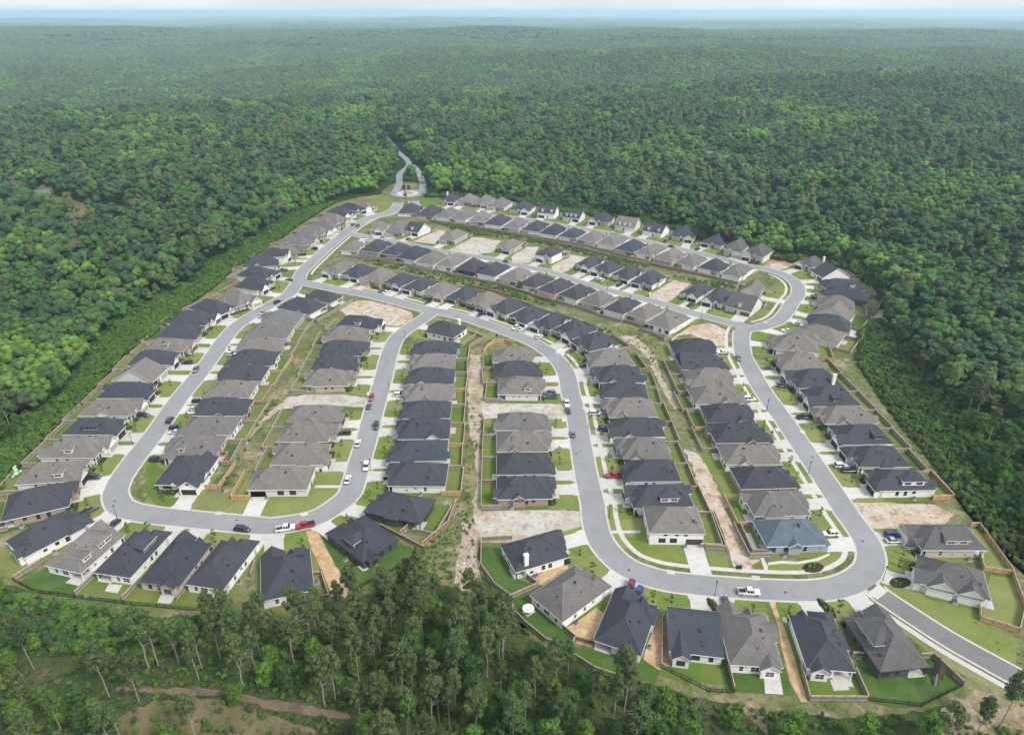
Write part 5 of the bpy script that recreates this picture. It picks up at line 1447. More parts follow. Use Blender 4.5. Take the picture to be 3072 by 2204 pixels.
slabp('path', 'U1 1390,1275 1540,1195 1560,1205 1430,1280'); slabp('path', 'T3 1620,230 1650,225 1715,365 1690,365'); slabp('path', 'T3 1720,400 1745,400 1775,460 1775,500 1750,490')
slabp('path', 'T4 0,432 100,420 200,428 330,405 420,370 395,320 430,380 350,420 200,445 100,440 0,450')
# play set
f1, f2, f3, f4 = MB(), MB(), MB(), MB()
for x in (-1, 1):
    for y in (-1, 1): f1.box(x - .07, x + .07, y - .07, y + .07, 0, 2.6)
f1.box(-1.05, 1.05, -1.05, 1.05, 1.3, 1.42)
f2.poly([(-1.3, -1.3, 2.5), (1.3, -1.3, 2.5), (1.3, 0, 3.4), (-1.3, 0, 3.4)]); f2.poly([(-1.3, 1.3, 2.5), (1.3, 1.3, 2.5), (1.3, 0, 3.4), (-1.3, 0, 3.4)])
f3.poly([(-1.1, -.35, 1.4), (-1.1, .35, 1.4), (-3.9, .35, .1), (-3.9, -.35, .1)]); f3.box(-3.9, -1.1, .35, .4, .08, .1)
for y in (-.35, .35): f3.poly([(-1.1, y, 1.4), (-3.9, y, .1), (-3.9, y, .35), (-1.1, y, 1.65)])
f4.box(1.0, 3.6, -.08, .08, 2.3, 2.45); f4.tube((3.6, 0, 2.35), (3.7, -1.1, 0), .07, .07); f4.tube((3.6, 0, 2.35), (3.7, 1.1, 0), .07, .07)
for x in (1.7, 2.7):
    for d in (-.2, .2): f4.tube((x + d, 0, 2.3), (x + d, 0, .6), .02, .02, 4)
    f4.box(x - .25, x + .25, -.12, .12, .55, .6)
small('play_set', 'dark wooden play set with roof, slide and swings in the fenced green yard', 'play set', 'T4', 1170, 1210, [('tower', f1, wood_door), ('roof', f2, FEN['k']), ('slide', f3, plain('slide_grey', (.12, .13, .14), .5, .1)), ('swing_frame', f4, wood_door)], 1.0)
# green inflatable
g1 = MB(); rnd = random.Random(3)
for c, r in (((0, 0, 1.0), .8), ((.2, .2, 2.4), .6), ((.1, 0, 3.4), .45), ((-.9, -.6, .5), .6), ((1.3, .6, 1.6), .4), ((-.6, 1.0, .4), .5)): blob(g1, c, r, rnd, 2, 0, 1)
pgreen = plain('inflatable_green', (.36, .70, .40), .5, .2); g2 = MB(); blob(g2, (.45, .35, 3.95), .3, rnd, 2, 0, 1)
small('inflatable_figure', 'bright green inflatable standing at the brush edge behind the western houses', 'inflatable', 'M1', 225, 1010, [('body', g1, pgreen), ('head', g2, pgreen)])
# portable toilet, dumpster, bins, utility boxes, condensers
p1, p2, p3 = MB(), MB(), MB(); p1.box(-.6, .6, -.6, .6, 0, 2.1); p2.poly([(-.65, -.65, 2.1), (.65, -.65, 2.1), (.65, .65, 2.1), (-.65, .65, 2.1)]); p2.prism([(-.65, -.65), (.65, -.65), (.65, .65), (-.65, .65)], 2.1, 2.2); p2.box(-.4, .4, -.4, .4, 2.2, 2.35); p3.box(-.35, .35, -.64, -.6, .1, 1.9)
small('portable_toilet', 'blue portable toilet with white roof beside the building lot', 'portable toilet', 'U3', 1262, 1462, [('cabin', p1, plain('toilet_blue', (.10, .2, .42), .5, .1)), ('roof', p2, trim_w), ('door', p3, trim_w)])
p1, p2, p3 = MB(), MB(), MB(); p1.box(-1.2, 1.2, -.7, .7, .1, 1.3); p2.box(-1.25, 1.25, -.75, .75, 1.3, 1.42); p3.box(-1.3, 1.3, -.8, .8, 0, .1)
small('utility_cabinet', 'large green utility cabinet on a pad by the curved orange fence', 'utility cabinet', 'N3', 665, 740, [('cabinet', p1, plain('cabinet_green', (.02, .07, .05), .5, .1)), ('lid', p2, plain('cabinet_lid', (.03, .09, .065), .5, .1)), ('pad', p3, concrete)])
b = MB(); b.box(-.3, .3, -.35, .35, .1, 1.0); BIN = b.mesh('bin_body', [plain('bin_plastic', (.018, .02, .02), .5, .1)])
b = MB(); b.box(-.33, .33, -.38, .38, 1.0, 1.07); BINL = b.mesh('bin_lid', [plain('bin_lid', (.03, .03, .03), .5, .1)])
for t, x, y in (('T3', 1560, 475), ('T3', 1582, 475), ('M1', 1000, 1165), ('M1', 1205, 850), ('M2', 1990, 945), ('M4', 1650, 1545), ('M3', 575, 1060), ('M3', 605, 1055), ('N3', 765, 720), ('N3', 735, 660)):
    p = tp(t, x, y); E = empty('wheelie_bin', (p.x, p.y, .1), U(0, 6)); tag(E, 'dark wheelie bin standing near the %s' % nearest_house(p).short, 'bin', 'wheelie bins'); link('bin_body', BIN, E); link('bin_lid', BINL, E)
b = MB(); b.box(-.45, .45, -.45, .45, .12, .95); CON = b.mesh('casing', [plain('condenser_grey', (.22, .23, .24), .6, .15)])
b = MB(); b.tube((0, 0, .95), (0, 0, 1.0), .38, .38, 10); CONF = b.mesh('fan_guard', [trim_k]); b = MB(); b.box(-.6, .6, -.6, .6, 0, .12); CONP = b.mesh('pad', [concrete])
for i, h in enumerate(HOUSES):
    if not h.near: continue
    q = h.P + h.u * (h.L * (.5 + .25 * R())) - h.v * .75; E = empty('air_conditioner', (q.x, q.y, .05), math.atan2(h.u.y, h.u.x)); tag(E, 'grey air conditioner beside the %s' % h.short, 'air conditioner', 'outdoor air conditioners')
    link('casing', CON, E); link('fan_guard', CONF, E); link('pad', CONP, E)
for nm_, t, x, y, lab in (('T4', 'T4', 312, 468, 'oval mulch bed with a round shrub on the lawn inside the road bend'), ('T4', 'T4', 915, 572, 'rocky mulch bed on the slope by the corner gabled house'), ('T4', 'T4', 405, 748, 'long dark planting bed between two bottom driveways'), ('T3', 'T3', 1405, 745, 'narrow dark planting bed beside the lamp and navy car')):
    p = tp(t, x, y); E = empty('planting_bed', p, .3); tag(E, lab, 'planting bed', 'planting beds')
    lx, ly = (3.2, 1.9) if x in (312, 915) else (1.3, 3.6)
    b = MB(); b.prism([(lx * math.cos(k * .3927) * (1 + .1 * math.sin(3 * k)), ly * math.sin(k * .3927)) for k in range(16)], 0, .17); b.obj('mulch', [mulch_m], E)
    for k in range(5): link('bush', BUSH[k % 4], E, (U(-.5, .5) * lx, U(-.6, .6) * ly, .12), U(0, 6)).scale = (U(.5, 1.2),) * 3
# trailer behind the red pickup's neighbour is left as the parked work truck; concrete drain covers at the kerb
MBX = MB(); MBX.box(-.06, .06, -.06, .06, 0, 1.0); MBXP = MBX.mesh('post', [wood_door]); MBX = MB(); MBX.prism([(-.12, -.28), (.12, -.28), (.12, .28), (-.12, .28)], 1.0, 1.28); MBX.poly([(-.12, -.28, 1.282), (.12, -.28, 1.282), (.06, -.28, 1.4), (-.06, -.28, 1.4)]); MBX.poly([(-.12, .28, 1.282), (.12, .28, 1.282), (.06, .28, 1.4), (-.06, .28, 1.4)]); MBX.poly([(-.06, -.28, 1.4), (.06, -.28, 1.4), (.06, .28, 1.4), (-.06, .28, 1.4)]); MBX.poly([(-.12, -.28, 1.282), (-.06, -.28, 1.4), (-.06, .28, 1.4), (-.12, .28, 1.282)]); MBX.poly([(.12, -.28, 1.282), (.06, -.28, 1.4), (.06, .28, 1.4), (.12, .28, 1.282)]); MBXB = MBX.mesh('box', [plastic])
b = MB(); b.prism([(.42 * math.cos(k * .3927), .42 * math.sin(k * .3927)) for k in range(16)], 0, .012); MHOLE = b.mesh('manhole_cover', [plain('cast_iron', (.06, .06, .062), .7, .2)])
for i, (t, x, y) in enumerate((('M1', 1520, 1340), ('M4', 850, 715), ('T3', 810, 485), ('T4', 120, 640), ('T4', 655, 285), ('M5', 1720, 760), ('M3', 260, 830), ('N2', 1560, 1000), ('T1', 1640, 140), ('N1', 1400, 1060))):
    p = tp(t, x, y); p.z = .132; E = link('manhole_cover', MHOLE, None, p); tag(E, 'iron manhole cover by the %s' % nearest_house(p).short, 'manhole cover', 'manhole covers')
b = MB(); b.box(-1.1, 1.1, -.8, .8, 0, .16); b.tube((0, 0, .16), (0, 0, .2), .35, .35, 12); DRAIN = b.mesh('drain_inlet', [concrete])
for t, x, y in (('T1', 1520, 92), ('T2', 335, 98), ('M4', 690, 268), ('M4', 965, 110), ('T3', 1100, 500), ('N4', 2040, 478), ('N3', 1540, 880), ('M5', 1255, 395), ('M5', 1590, 425), ('T3', 1690, 540), ('N2', 1300, 1420), ('U1', 1560, 1312)):
    p = tp(t, x, y); dd, rk, ri = roaddist(p.x, p.y); L = LINE[rk]; td = (L[min(ri + 1, len(L) - 1)] - L[max(ri - 1, 0)])
    E = link('drain_inlet', DRAIN, None, (p.x, p.y, .02), math.atan2(td.y, td.x)); tag(E, 'concrete kerb drain inlet near the %s' % nearest_house(p).short, 'drain inlet', 'kerb drain inlets')
# ------------------------------------------------------------------ forest
def segdist(p, a, b):
    d = b - a; t = max(0, min(1, (p - a).dot(d) / d.length_squared)); return (p - a - d * t).length
EST2 = [(p.x, p.y) for p in ESTATE]; ESTV = [Vector(p) for p in EST2]
BRUSHW = pts('D -40,1125 0,1090 96,980 190,890 265,798 352,736 436,664 484,630 518,597 594,552 659,501 708,471 745,447 714,458 639,482 589,518 539,550 472,595 388,660 288,702 221,765 136,880 0,1015 -40,1040')
BRUSHE = pts('D 1898,738 1948,706 2010,780 2075,880 2140,1000 2268,1200 2310,1300 2198,1206 2122,1106 2052,1010 1967,908 1897,804')
BRUSHS = pts('D -60,1300 130,1340 330,1378 480,1372 330,1480 0,1430 -60,1430')
BARE = [pts('T1 800,1640 840,1500 1000,1400 1400,1370 1700,1440 T2 0,1470 110,1480 340,1560 420,1640'), pts('D 860,1280 1120,1290 1180,1400 1060,1340 1000,1330 900,1310'),
        pts('T1 800,1290 1100,1290 1500,1290 1775,1350 T2 200,1380 640,1470 660,1520 400,1510 0,1430 T1 1500,1380 1000,1340 800,1330'), pts('U4 1960,1330 2040,1180 2130,1190 2150,1340 2160,1430 2080,1440 1970,1400')]
CLEAR = pts('D 68,425 110,402 122,432 190,452 286,456 294,478 276,496 180,500 92,478 60,450')
CLR2 = [pts('D 1320,282 1400,280 1420,292 1330,296'), pts('D 1140,255 1200,252 1225,262 1150,266')]
def inp(p, P): return pip(p.x, p.y, [(q.x, q.y) for q in P])
P_BW, P_BE, P_BS = [[(q.x, q.y) for q in P] for P in (BRUSHW, BRUSHE, BRUSHS)]
P_BARE = [[(q.x, q.y) for q in P] for P in BARE + [CLEAR] + CLR2]
RCV = Vector((RC.x, RC.y))
def free(x, y, m=2.5):
    """may a tree stand here?"""
    if pip(x, y, EST2): return False
    p = Vector((x, y))
    if 60 < y < 760:
        n = len(ESTV)
        for i in range(n):
            if segdist(p, ESTV[i], ESTV[(i + 1) % n]) < m: return False
    for P in (P_BW, P_BE, P_BS):
        if pip(x, y, P): return False
    for P in P_BARE:
        if pip(x, y, P): return False
    if (p - RCV).length < 19: return False
    if 400 < y < 1100:
        for L in LANES:
            for q in L[::2]:
                if (q - p).length < (6.5 if y < 640 else 8.5): return False
    return True
def instancer(name, P, protos, label, kind_='stuff'):
    """ONE object: points with a size, a turn and a choice of kind, dressed by geometry nodes"""
    pc = bpy.data.collections.new(name + '_kinds')
    for i, me in enumerate(protos):
        o = bpy.data.objects.new('%s_kind_%02d' % (name, i), me); pc.objects.link(o)
    me = bpy.data.meshes.new(name); me.from_pydata([p[:3] for p in P], [], [])
    for an, tp_, k in (('scl', 'FLOAT_VECTOR', 3), ('rot', 'FLOAT', 4), ('pick', 'INT', 5)):
        at = me.attributes.new(an, tp_, 'POINT')
        if tp_ == 'FLOAT_VECTOR': at.data.foreach_set('vector', [c for p in P for c in p[k]])
        else: at.data.foreach_set('value', [p[k] for p in P])
    o = link(name, me); tag(o, kind=kind_)
    g = bpy.data.node_groups.new(name, 'GeometryNodeTree')
    g.interface.new_socket('Geometry', in_out='INPUT', socket_type='NodeSocketGeometry'); g.interface.new_socket('Geometry', in_out='OUTPUT', socket_type='NodeSocketGeometry')
    i_, o_ = g.nodes.new('NodeGroupInput'), g.nodes.new('NodeGroupOutput')
    ins = g.nodes.new('GeometryNodeInstanceOnPoints'); ci = g.nodes.new('GeometryNodeCollectionInfo')
    ci.inputs['Collection'].default_value = pc; ci.inputs['Separate Children'].default_value = True; ci.inputs['Reset Children'].default_value = True
    def na(n, t):
        a = g.nodes.new('GeometryNodeInputNamedAttribute'); a.data_type = t; a.inputs['Name'].default_value = n; return a.outputs['Attribute']
    cx = g.nodes.new('ShaderNodeCombineXYZ'); g.links.new(na('rot', 'FLOAT'), cx.inputs['Z'])
    g.links.new(i_.outputs[0], ins.inputs['Points']); g.links.new(ci.outputs[0], ins.inputs['Instance']); ins.inputs['Pick Instance'].default_value = True
    g.links.new(na('pick', 'INT'), ins.inputs['Instance Index']); g.links.new(cx.outputs[0], ins.inputs['Rotation']); g.links.new(na('scl', 'FLOAT_VECTOR'), ins.inputs['Scale'])
    g.links.new(ins.outputs[0], o_.inputs[0])
    o.modifiers.new('instances', 'NODES').node_group = g
    return o

def inview(x, y, z=8, mx=120, my=160):
    v = Vector((x, y, z - H)); d = v.dot(FW)
    if d < 20: return False
    px = 1536 + F * v.x / d; py = 1102 - F * v.dot(UP) / d
    return -mx < px < 3072 + mx and py < 2204 + my
cand = []
# near woods: individuals, thickest in the foreground
rnd = random.Random(11)
y = 84.0
while y < 330:
    sp = 4.4 if y < 150 else 5.4
    x = -260.0
    while x < 260:
        px, py = x + rnd.uniform(-.48, .48) * sp, y + rnd.uniform(-.48, .48) * sp
        x += sp
        if not inview(px, py, 9): continue
        if not free(px, py, 6.0 if py < 170 else 3.0): continue
        d_ = Vector((px, py, -H)); dd_ = d_.dot(FW); sx_, sy_ = 1536 + F * px / dd_, 1102 - F * d_.dot(UP) / dd_
        if 380 < sx_ < 1080 and sy_ > 2120 and rnd.random() < .85: continue
        if sx_ < 430 - (sy_ - 1935) * .8 and 1900 < sy_ < 2125 and rnd.random() < .82: continue
        d = math.hypot(px, py)
        if py < 150:
            q = gp(0, 0)
            # sparser on the right where the slope is bare
            ox = px / max(py, 1)
            dens = .95 if ox < .12 else (.5 if ox < .3 else .34)
            dens *= .55 + .9 * (noise.noise(Vector((px * .06, py * .06, 4))) * .5 + .5)
            if rnd.random() > dens: continue
        cand.append((math.sqrt(px * px + py * py + 130 ** 2), px, py))
    y += sp
cand.sort()
NEAR = cand[:300]; rest = cand[300:]
for i, (d, x, y) in enumerate(NEAR):
    ox = x / y; low = y < 165
    f = noise.noise(Vector((x * .05, y * .05, 9)))
    if low:
        k = 'pine' if rnd.random() < (.66 if ox < .12 else .42) + .1 * f else ('oak' if rnd.random() < .4 else 'lime')
        if y < 106 and -.15 < ox < .35 and rnd.random() < .45: k = 'lime' if rnd.random() < .45 else 'oak'
        if ox > .3 and rnd.random() < .6: k = 'lime'
    else: k = rnd.choice(['oak', 'oak', 'pine', 'lime'])
    c, tr = KINDS[k][rnd.randrange(len(KINDS[k]))]
    s = rnd.uniform(.62, .95) if k == 'pine' else rnd.uniform(.45, .78)
    if k == 'lime': s = rnd.uniform(.45, .85)
    E = empty({'pine': 'pine_tree', 'oak': 'broadleaf_tree', 'lime': 'broadleaf_tree'}[k], (x, y, 0), rnd.uniform(0, 6.3))
    hh = nearest_house(Vector((x, y, 0)))
    nm = {'pine': 'tall thin bare-trunked pine', 'oak': 'dark green broadleaf tree', 'lime': 'bright green broadleaf tree'}[k]
    tag(E, nm + ' beyond the ' + hh.short, 'tree', ('pines' if k == 'pine' else 'broadleaf trees') + ' in the near woods')
    sx = s * rnd.uniform(.85, 1.12)
    for n_, me in (('crown', c), ('trunk', tr)): link(n_, me, E).scale = (sx, sx, s)

# middle woods: single trees out to where a crown is about three pixels
def midcrown(seed, shape, h0, h1, rad, leaf, n=9, sub=1, fl=54):
    """a crown of many small rounded puffs with a fringe of leaf clumps"""
    r = random.Random(seed); mb = MB(); hc, hv = (h0 + h1) / 2, (h1 - h0) / 2
    blob(mb, (0, 0, hc), rad * .62, r, 1, 0, hv / rad * 1.1)
    for k in range(n):
        q = r.uniform(-.35, .95) if shape == 'round' else r.uniform(-.8, .95)
        w_ = rad * (math.sqrt(max(.04, 1 - q * q)) if shape == 'round' else (.8 - .55 * q)) * .72
        a = k * 2.4 + r.uniform(-.4, .4); pr = rad * r.uniform(.36, .54) * (1 if shape == 'round' else .8)
        c = Vector((w_ * math.cos(a), w_ * math.sin(a), hc + q * hv * .8)); blob(mb, c, pr, r, sub, 0, .85)
        for j in range(fl // n):
            d = Vector((r.gauss(0, 1), r.gauss(0, 1), r.gauss(.4, 1))).normalized(); leaf_quad(mb, c + d * pr * r.uniform(.85, 1.15), d, .55, r)
    return mb.mesh('forest_tree', [LEAF[leaf]])
MIDK = [midcrown(i, 'round', 3, 13.5 + i % 3, 4.7, 'oak') for i in range(4)] + [midcrown(10 + i, 'round', 2, 12.5 + i, 4.3, 'lime') for i in range(2)] + [midcrown(20 + i, 'round', 3, 14.5 + i, 4.9, 'dark') for i in range(3)] + \
       [midcrown(30 + i, 'pine', 6, 18.0, 3.6, 'pine') for i in range(3)] + [midcrown(40, 'round', 3, 14, 4.5, 'brown')]
LOWK = [midcrown(60 + i, 'round', 2, 13.5, 5.0, l, 5, 1, 0) for i, l in enumerate(('oak', 'oak', 'oak', 'oak', 'lime', 'lime', 'dark', 'dark', 'dark', 'pine', 'pine', 'pine', 'brown'))]
def pick(x, y, r):
    f = noise.noise(Vector((x * .006, y * .006, 2))) + .5 * noise.noise(Vector((x * .02, y * .02, 5)))
    q = r.random() * .80 + .10 + f * .95
    if q < .17: return 9 + r.randrange(3)
    if q < .40: return 6 + r.randrange(3)
    if q < .46: return 12
    if q < .88: return r.randrange(4)
    return 4 + r.randrange(2)
MP = []
for d, x, y in rest:
    k = pick(x, y, rnd); s = rnd.uniform(.68, 1.12)
    MP.append((x, y, 0, (s * rnd.uniform(.9, 1.1),) * 2 + (s,), rnd.uniform(0, 6.3), k))
y = 330.0
while y < 1500:
    sp = 6.3 + (y - 330) * .0024
    hw = y * .80 + 60; x = -hw
    while x < hw:
        px, py = x + rnd.uniform(-.48, .48) * sp, y + rnd.uniform(-.48, .48) * sp; x += sp
        if not inview(px, py, 10, 200): continue
        if py < 1000 and not free(px, py, 4): continue
        z = terrain(px, py); s = (.58 + .92 * rnd.random() ** 1.7) * (.92 + .45 * noise.noise(Vector((px * .01, py * .01, 8))))
        MP.append((px, py, z - .3, (s * rnd.uniform(.9, 1.15),) * 2 + (s,), rnd.uniform(0, 6.3), pick(px, py, rnd)))
    y += sp
instancer('forest', MP, MIDK, '')
# farther woods: the same trees, coarser, then patches of crowns out to the haze
GP = []
y = 1500.0
while y < 3600:
    sp = 9.6 + (y - 1500) * .0024; hw = y * .80 + 60; x = -hw
    while x < hw:
        px, py = x + rnd.uniform(-.48, .48) * sp, y + rnd.uniform(-.48, .48) * sp; x += sp
        if not inview(px, py, 10, 200): continue
        s = sp / 8.6 * rnd.uniform(.75, 1.2)
        GP.append((px, py, terrain(px, py) - 1, (s, s, rnd.uniform(.8, 1.15)), rnd.uniform(0, 6.3), pick(px, py, rnd)))
    y += sp
instancer('distant_forest', GP, LOWK, '')
def canopy(seed, leafs, n=60, span=52, r0=7.0):
    r = random.Random(seed); mb = MB()
    for k in range(n):
        x, y = r.uniform(-span, span), r.uniform(-span, span)
        blob(mb, (x, y, r.uniform(5, 10)), r0 * r.uniform(.8, 1.4), r, 1, r.randrange(len(leafs)), .9)
    return mb.mesh('canopy', [LEAF[l] for l in leafs])
FARK = [canopy(1, ('oak', 'dark', 'oak')), canopy(2, ('oak', 'oak', 'dark')), canopy(3, ('dark', 'pine', 'oak')), canopy(4, ('oak', 'dark', 'brown'))]
FP = []
y = 3550.0
while y < 14000:
    sp = 72 * (1 + max(0, y - 3500) / 3500); hw = y * .80 + 120; x = -hw
    while x < hw:
        px, py = x + rnd.uniform(-.4, .4) * sp, y + rnd.uniform(-.4, .4) * sp; x += sp
        if noise.noise(Vector((px * .0012, py * .0012, 6))) > .45 and py > 5200: continue
        k = 1 + max(0, py - 3500) / 3500
        FP.append((px, py, terrain(px, py) - 1, (k, k, 1 + .15 * (k - 1)), rnd.uniform(0, 6.3), rnd.randrange(4)))
    y += sp * .9
instancer('far_forest', FP, FARK, '')

# brush between the fences and the woods, undergrowth below the pines, weeds on the strips
def shrub(seed, leaf, h=2.2, n=170, size=.24):
    r = random.Random(seed); mb = MB()
    for k in range(4):
        c = Vector((r.uniform(-.6, .6), r.uniform(-.6, .6), h * r.uniform(.35, .75))); blob(mb, c, h * .27, r, 1)
        for j in range(n // 4):
            d = Vector((r.gauss(0, 1), r.gauss(0, 1), r.gauss(.3, 1))).normalized(); leaf_quad(mb, c + d * h * .36 * r.uniform(.7, 1.1), d, size, r)
    return mb.mesh('shrub', [LEAF[leaf]])
SHR = [shrub(1, 'brush'), shrub(2, 'brush', 2.6), shrub(3, 'oak', 2.4), shrub(4, 'brown', 2.0), shrub(5, 'young', 1.8)]
BP = []
def fill(P, sp, s0, s1, ks, out, dens=None, zf=None):
    xs = [p.x for p in P]; ys = [p.y for p in P]; PP = [(p.x, p.y) for p in P]; y = min(ys)
    while y < max(ys):
        x = min(xs)
        while x < max(xs):
            px, py = x + rnd.uniform(-.5, .5) * sp, y + rnd.uniform(-.5, .5) * sp; x += sp
            if not pip(px, py, PP) or not inview(px, py, 1, 60, 60): continue
            if dens and rnd.random() > dens(px, py): continue
            s = rnd.uniform(s0, s1); out.append((px, py, 0, (s * rnd.uniform(.8, 1.3), s * rnd.uniform(.8, 1.3), s), rnd.uniform(0, 6.3), rnd.choice(ks)))
        y += sp
fill(BRUSHW, 1.5, .5, 1.15, [0, 0, 0, 1, 1, 2, 4], BP)
fill(pts('D -40,1060 0,1030 142,890 225,772 292,710 392,675 475,602 542,557 592,526 642,490 716,462 716,452 636,472 582,508 532,538 462,582 378,648 278,690 208,750 128,868 -10,1000 -60,1030'), 1.7, .7, 1.7, [0, 1, 2, 2, 3], BP)
fill(pts('D 940,438 1130,445 1240,471 1400,492 1500,513 1600,552 1700,573 1760,583 1865,593 1935,640 1960,640 1890,570 1760,560 1620,528 1500,487 1400,466 1240,447 1130,424 960,418'), 1.9, .7, 1.8, [0, 2, 2, 1, 3], BP)
fill(pts('D 1955,700 2010,780 2075,880 2140,1000 2268,1200 2330,1190 2190,990 2110,860 2040,760 1985,680'), 2.0, .7, 1.7, [0, 2, 2, 1, 3], BP); fill(BRUSHE, 1.6, .4, 1.1, [0, 2, 2, 3, 3, 1], BP); fill(BRUSHS, 1.45, .5, 1.2, [2, 2, 3, 0, 1], BP)
instancer('brush', BP, SHR, '')
UP_ = []
zone = pts('P -200,1720 700,1870 1300,1780 1600,1880 2000,2040 2500,2140 2900,2160 3072,2180 3200,2320 -300,2320')
fill(zone, 1.7, .25, .75, [0, 0, 1, 2, 3, 4], UP_, lambda x, y: (0 if pip(x, y, EST2) or any(pip(x, y, P) for P in P_BARE[2:3]) else (.28 if pip(x, y, P_BARE[0]) else .62 + .85 * (noise.noise(Vector((x * .1, y * .1, 2))) + .1))))
instancer('undergrowth', UP_, SHR, '')
WP = []
def strip_weeds(s, sp, s0, s1, dens, ks=(0, 0, 1, 4)):
    P = pts(s); fill(P, sp, s0, s1, list(ks), WP, lambda x, y: dens * (.4 + 1.5 * max(0, noise.noise(Vector((x * .12, y * .12, 3))) + .25)) * (0 if roaddist(x, y)[0] < .8 else 1))
strip_weeds('U2 -530,870 0,960 440,1050 1000,1180 1500,1290 2264,1500 2264,1600 1750,1490 1250,1370 700,1250 300,1130 -200,1040', 1.5, .25, .75, .6)
strip_weeds('U2 580,455 1160,530 1700,625 2264,740 U3 330,815 830,940 1250,1040 1250,1120 900,1060 600,950 200,850 0,800 U2 1900,740 1500,670 1180,650 900,570', 1.5, .3, .85, .75)
strip_weeds('N3 380,60 700,60 1000,180 1500,340 1800,480 2200,560 2264,640 1950,600 1500,340 900,140', 1.5, .25, .7, .55)
strip_weeds('M2 1340,0 1500,0 1130,420 900,900 700,1240 660,1200 860,860 1020,560 1160,250', 1.4, .2, .6, .5)
strip_weeds('M3 1640,0 1860,60 1860,300 1780,800 1700,1300 1740,1627 1500,1627 1600,1200 1610,800', 1.4, .12, .34, .55)
strip_weeds('T2 1250,200 1400,40 1530,150 1560,560 1500,660 1200,620 900,600 1160,380', 1.4, .15, .45, .7)
strip_weeds('N4 60,640 300,600 690,760 560,880 700,1150 900,1500 820,1500 620,1150 430,850', 1.4, .12, .4, .5)
strip_weeds('U3 1560,1180 2264,1290 U4 150,890 0,930 U3 2200,1370 1800,1290', 1.4, .3, .8, .7)
strip_weeds('T4 1000,700 1775,1180 1775,960 1460,850', 2.2, .08, .2, .3); strip_weeds('T4 1240,1400 1775,1420 1900,1640 1100,1560', 1.8, .1, .4, .5)
instancer('weeds', WP, SHR, '')
# rock rubble in the drainage strip and scraps on the bare lots
RK = []
for i in range(4):
    r = random.Random(i); mb = MB(); blob(mb, (0, 0, .15), .5, r, 1, 0, .6); RK.append(mb.mesh('rock', [rock_m]))
RP = []
fill(pts('T2 1430,150 1520,150 1560,260 1530,400 1550,560 1500,660 1440,640 1380,560 1390,440 1420,320'), .75, .3, 1.1, [0, 1, 2, 3], RP)
for s in ('T4 600,30 1150,40 1250,150 720,200', 'N2 900,290 1660,280 1880,380 1500,520 1000,370', 'M3 1830,-40 2264,-60 M4 690,40 700,230 430,180 M3 1900,230', 'N2 300,1460 1000,1440 1250,1480 900,1570 400,1590', 'U2 1010,760 1180,670 1560,720 1470,870 960,860', 'T3 380,140 510,130 520,260 420,230', 'T3 0,90 330,90 300,200 0,200', 'M3 1700,100 1850,120 1830,1200 1690,1100', 'N4 100,660 320,690 520,860 400,860', 'T4 700,60 1100,60 1200,150 750,190', 'T2 560,680 700,680 700,740 560,740'):
    fill(pts(s), 2.6, .15, .6, [0, 1, 2, 3], RP, lambda x, y: .45)
instancer('rubble', RP, RK, '')
# trees on the roundabout island and the median below it
for t, x, y, k, s in (('U2', 268, 60, 'oak', .4), ('U2', 330, 55, 'oak', .36), ('U2', 285, 215, 'young', 2.2), ('U2', 290, 165, 'young', 1.9), ('D', 908, 388, 'oak', .55), ('U2', 1800, 1370, 'oak', .38), ('N3', 1045, 40, 'oak', .36), ('U2', 520, 160, 'young', 1.6)):
    p = tp(t, x, y); c, tr = KINDS[k][1]; E = empty('broadleaf_tree', p, x); hh = nearest_house(p)
    tag(E, 'small lone tree nearest the ' + hh.short + (', topmost' if y < 100 else ''), 'tree', 'lone small trees')
    for n_, me in (('crown', c), ('trunk', tr)): link(n_, me, E).scale = (s, s, s)
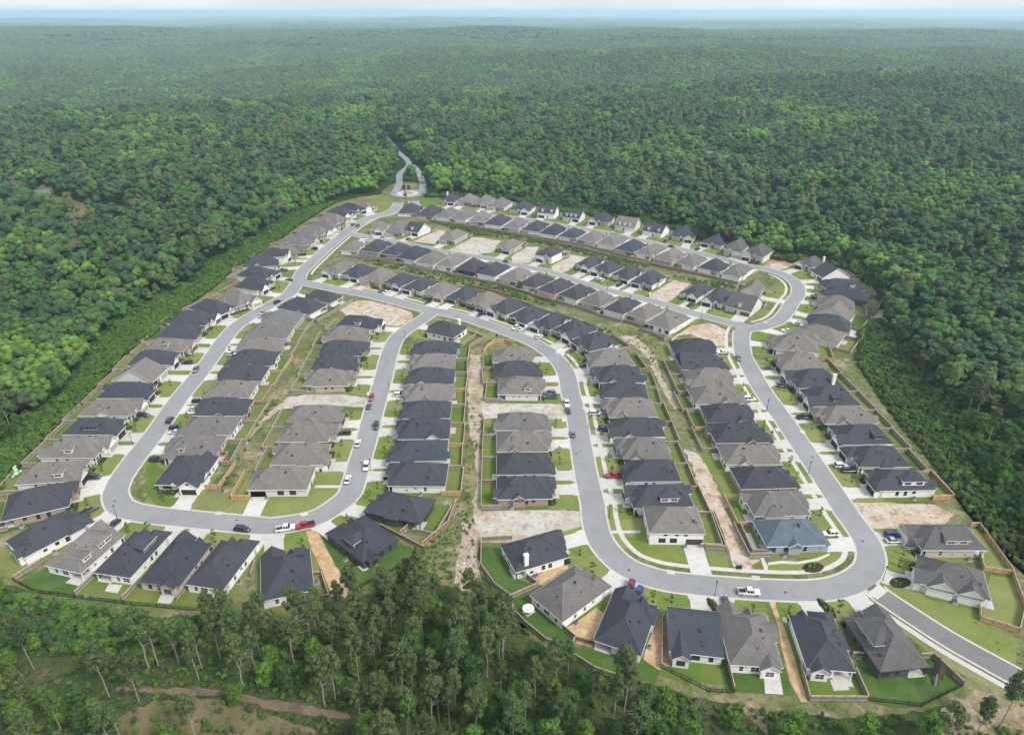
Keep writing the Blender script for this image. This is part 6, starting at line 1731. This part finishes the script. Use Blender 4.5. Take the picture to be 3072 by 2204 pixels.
# clearings and scattered far houses
def clr(P, m, name):
    b = MB(); 
    me = bpy.data.meshes.new(name); bm = bmesh.new(); f = bm.faces.new([bm.verts.new((p.x, p.y, terrain(p.x, p.y) + .35)) for p in P]); bmesh.ops.triangulate(bm, faces=[f])
    bmesh.ops.recalc_face_normals(bm, faces=bm.faces); bm.to_mesh(me); bm.free(); me.materials.append(m); tag(link(name, me), kind='structure')
clr(CLEAR, clear_m, 'clearing')
for P in CLR2: clr(P, verge_m, 'clearing')
for t, x, y, rc, lab in (('D', 98, 438, 'l', 'pale-roofed house in the western woodland clearing'), ('D', 1580, 360, 'g', 'brown-roofed house among trees beyond the right rows'), ('D', 1795, 379, 'g', 'long low house among trees above the right rows'),
                          ('D', 1868, 386, 'g', 'small grey house among trees, rightmost beyond the rows'), ('D', 2198, 316, 'g', 'flat grey roof in the woods at the right edge'), ('D', 1362, 288, 'n', 'blue-roofed barn in the far clearing'), ('D', 1165, 262, 'l', 'pale roof in the farther clearing'), ('D', 1050, 358, 'k', 'small dark roof beside the forest road')):
    p = tp(t, x, y); p.z = terrain(p.x, p.y); E = empty('house', p, x); tag(E, lab, 'house', 'scattered woodland houses')
    a, c, hgt = (5, 3.5, 3.0) if x == 98 else (9, 6, 7.5)
    b = MB(); b.box(-a, a, -c, c, 0, hgt); b.obj('wall', [WALL['t']], E)
    b = MB(); z0, z1 = hgt, hgt + 4
    b.poly([(-a - .5, -c - .5, z0), (a + .5, -c - .5, z0), (a + .5, 0, z1), (-a - .5, 0, z1)]); b.poly([(a + .5, c + .5, z0), (-a - .5, c + .5, z0), (-a - .5, 0, z1), (a + .5, 0, z1)])
    for sx in (-1, 1): b.poly([(sx * (a + .4), -c - .5, z0), (sx * (a + .4), c + .5, z0), (sx * (a + .4), 0, z1)])
    b.obj('roof', [ROOF[rc]], E)

# ------------------------------------------------------------------ haze: one closed box of thin air
b = MB(); b.box(-30000, 30000, -3000, 33000, -95, H + 24)
hm = bpy.data.materials.new('haze_air'); hm.use_nodes = True; nt = hm.node_tree; nt.nodes.clear()
out = nt.nodes.new('ShaderNodeOutputMaterial'); pv = nt.nodes.new('ShaderNodeVolumePrincipled'); nt.links.new(pv.outputs[0], out.inputs['Volume'])
pv.inputs['Color'].default_value = HAZEC; pv.inputs['Density'].default_value = HAZED; pv.inputs['Anisotropy'].default_value = .2
hz = b.obj('haze', [hm]); tag(hz, kind='stuff')
hm.cycles.homogeneous_volume = True if hasattr(hm, 'cycles') and hasattr(hm.cycles, 'homogeneous_volume') else True
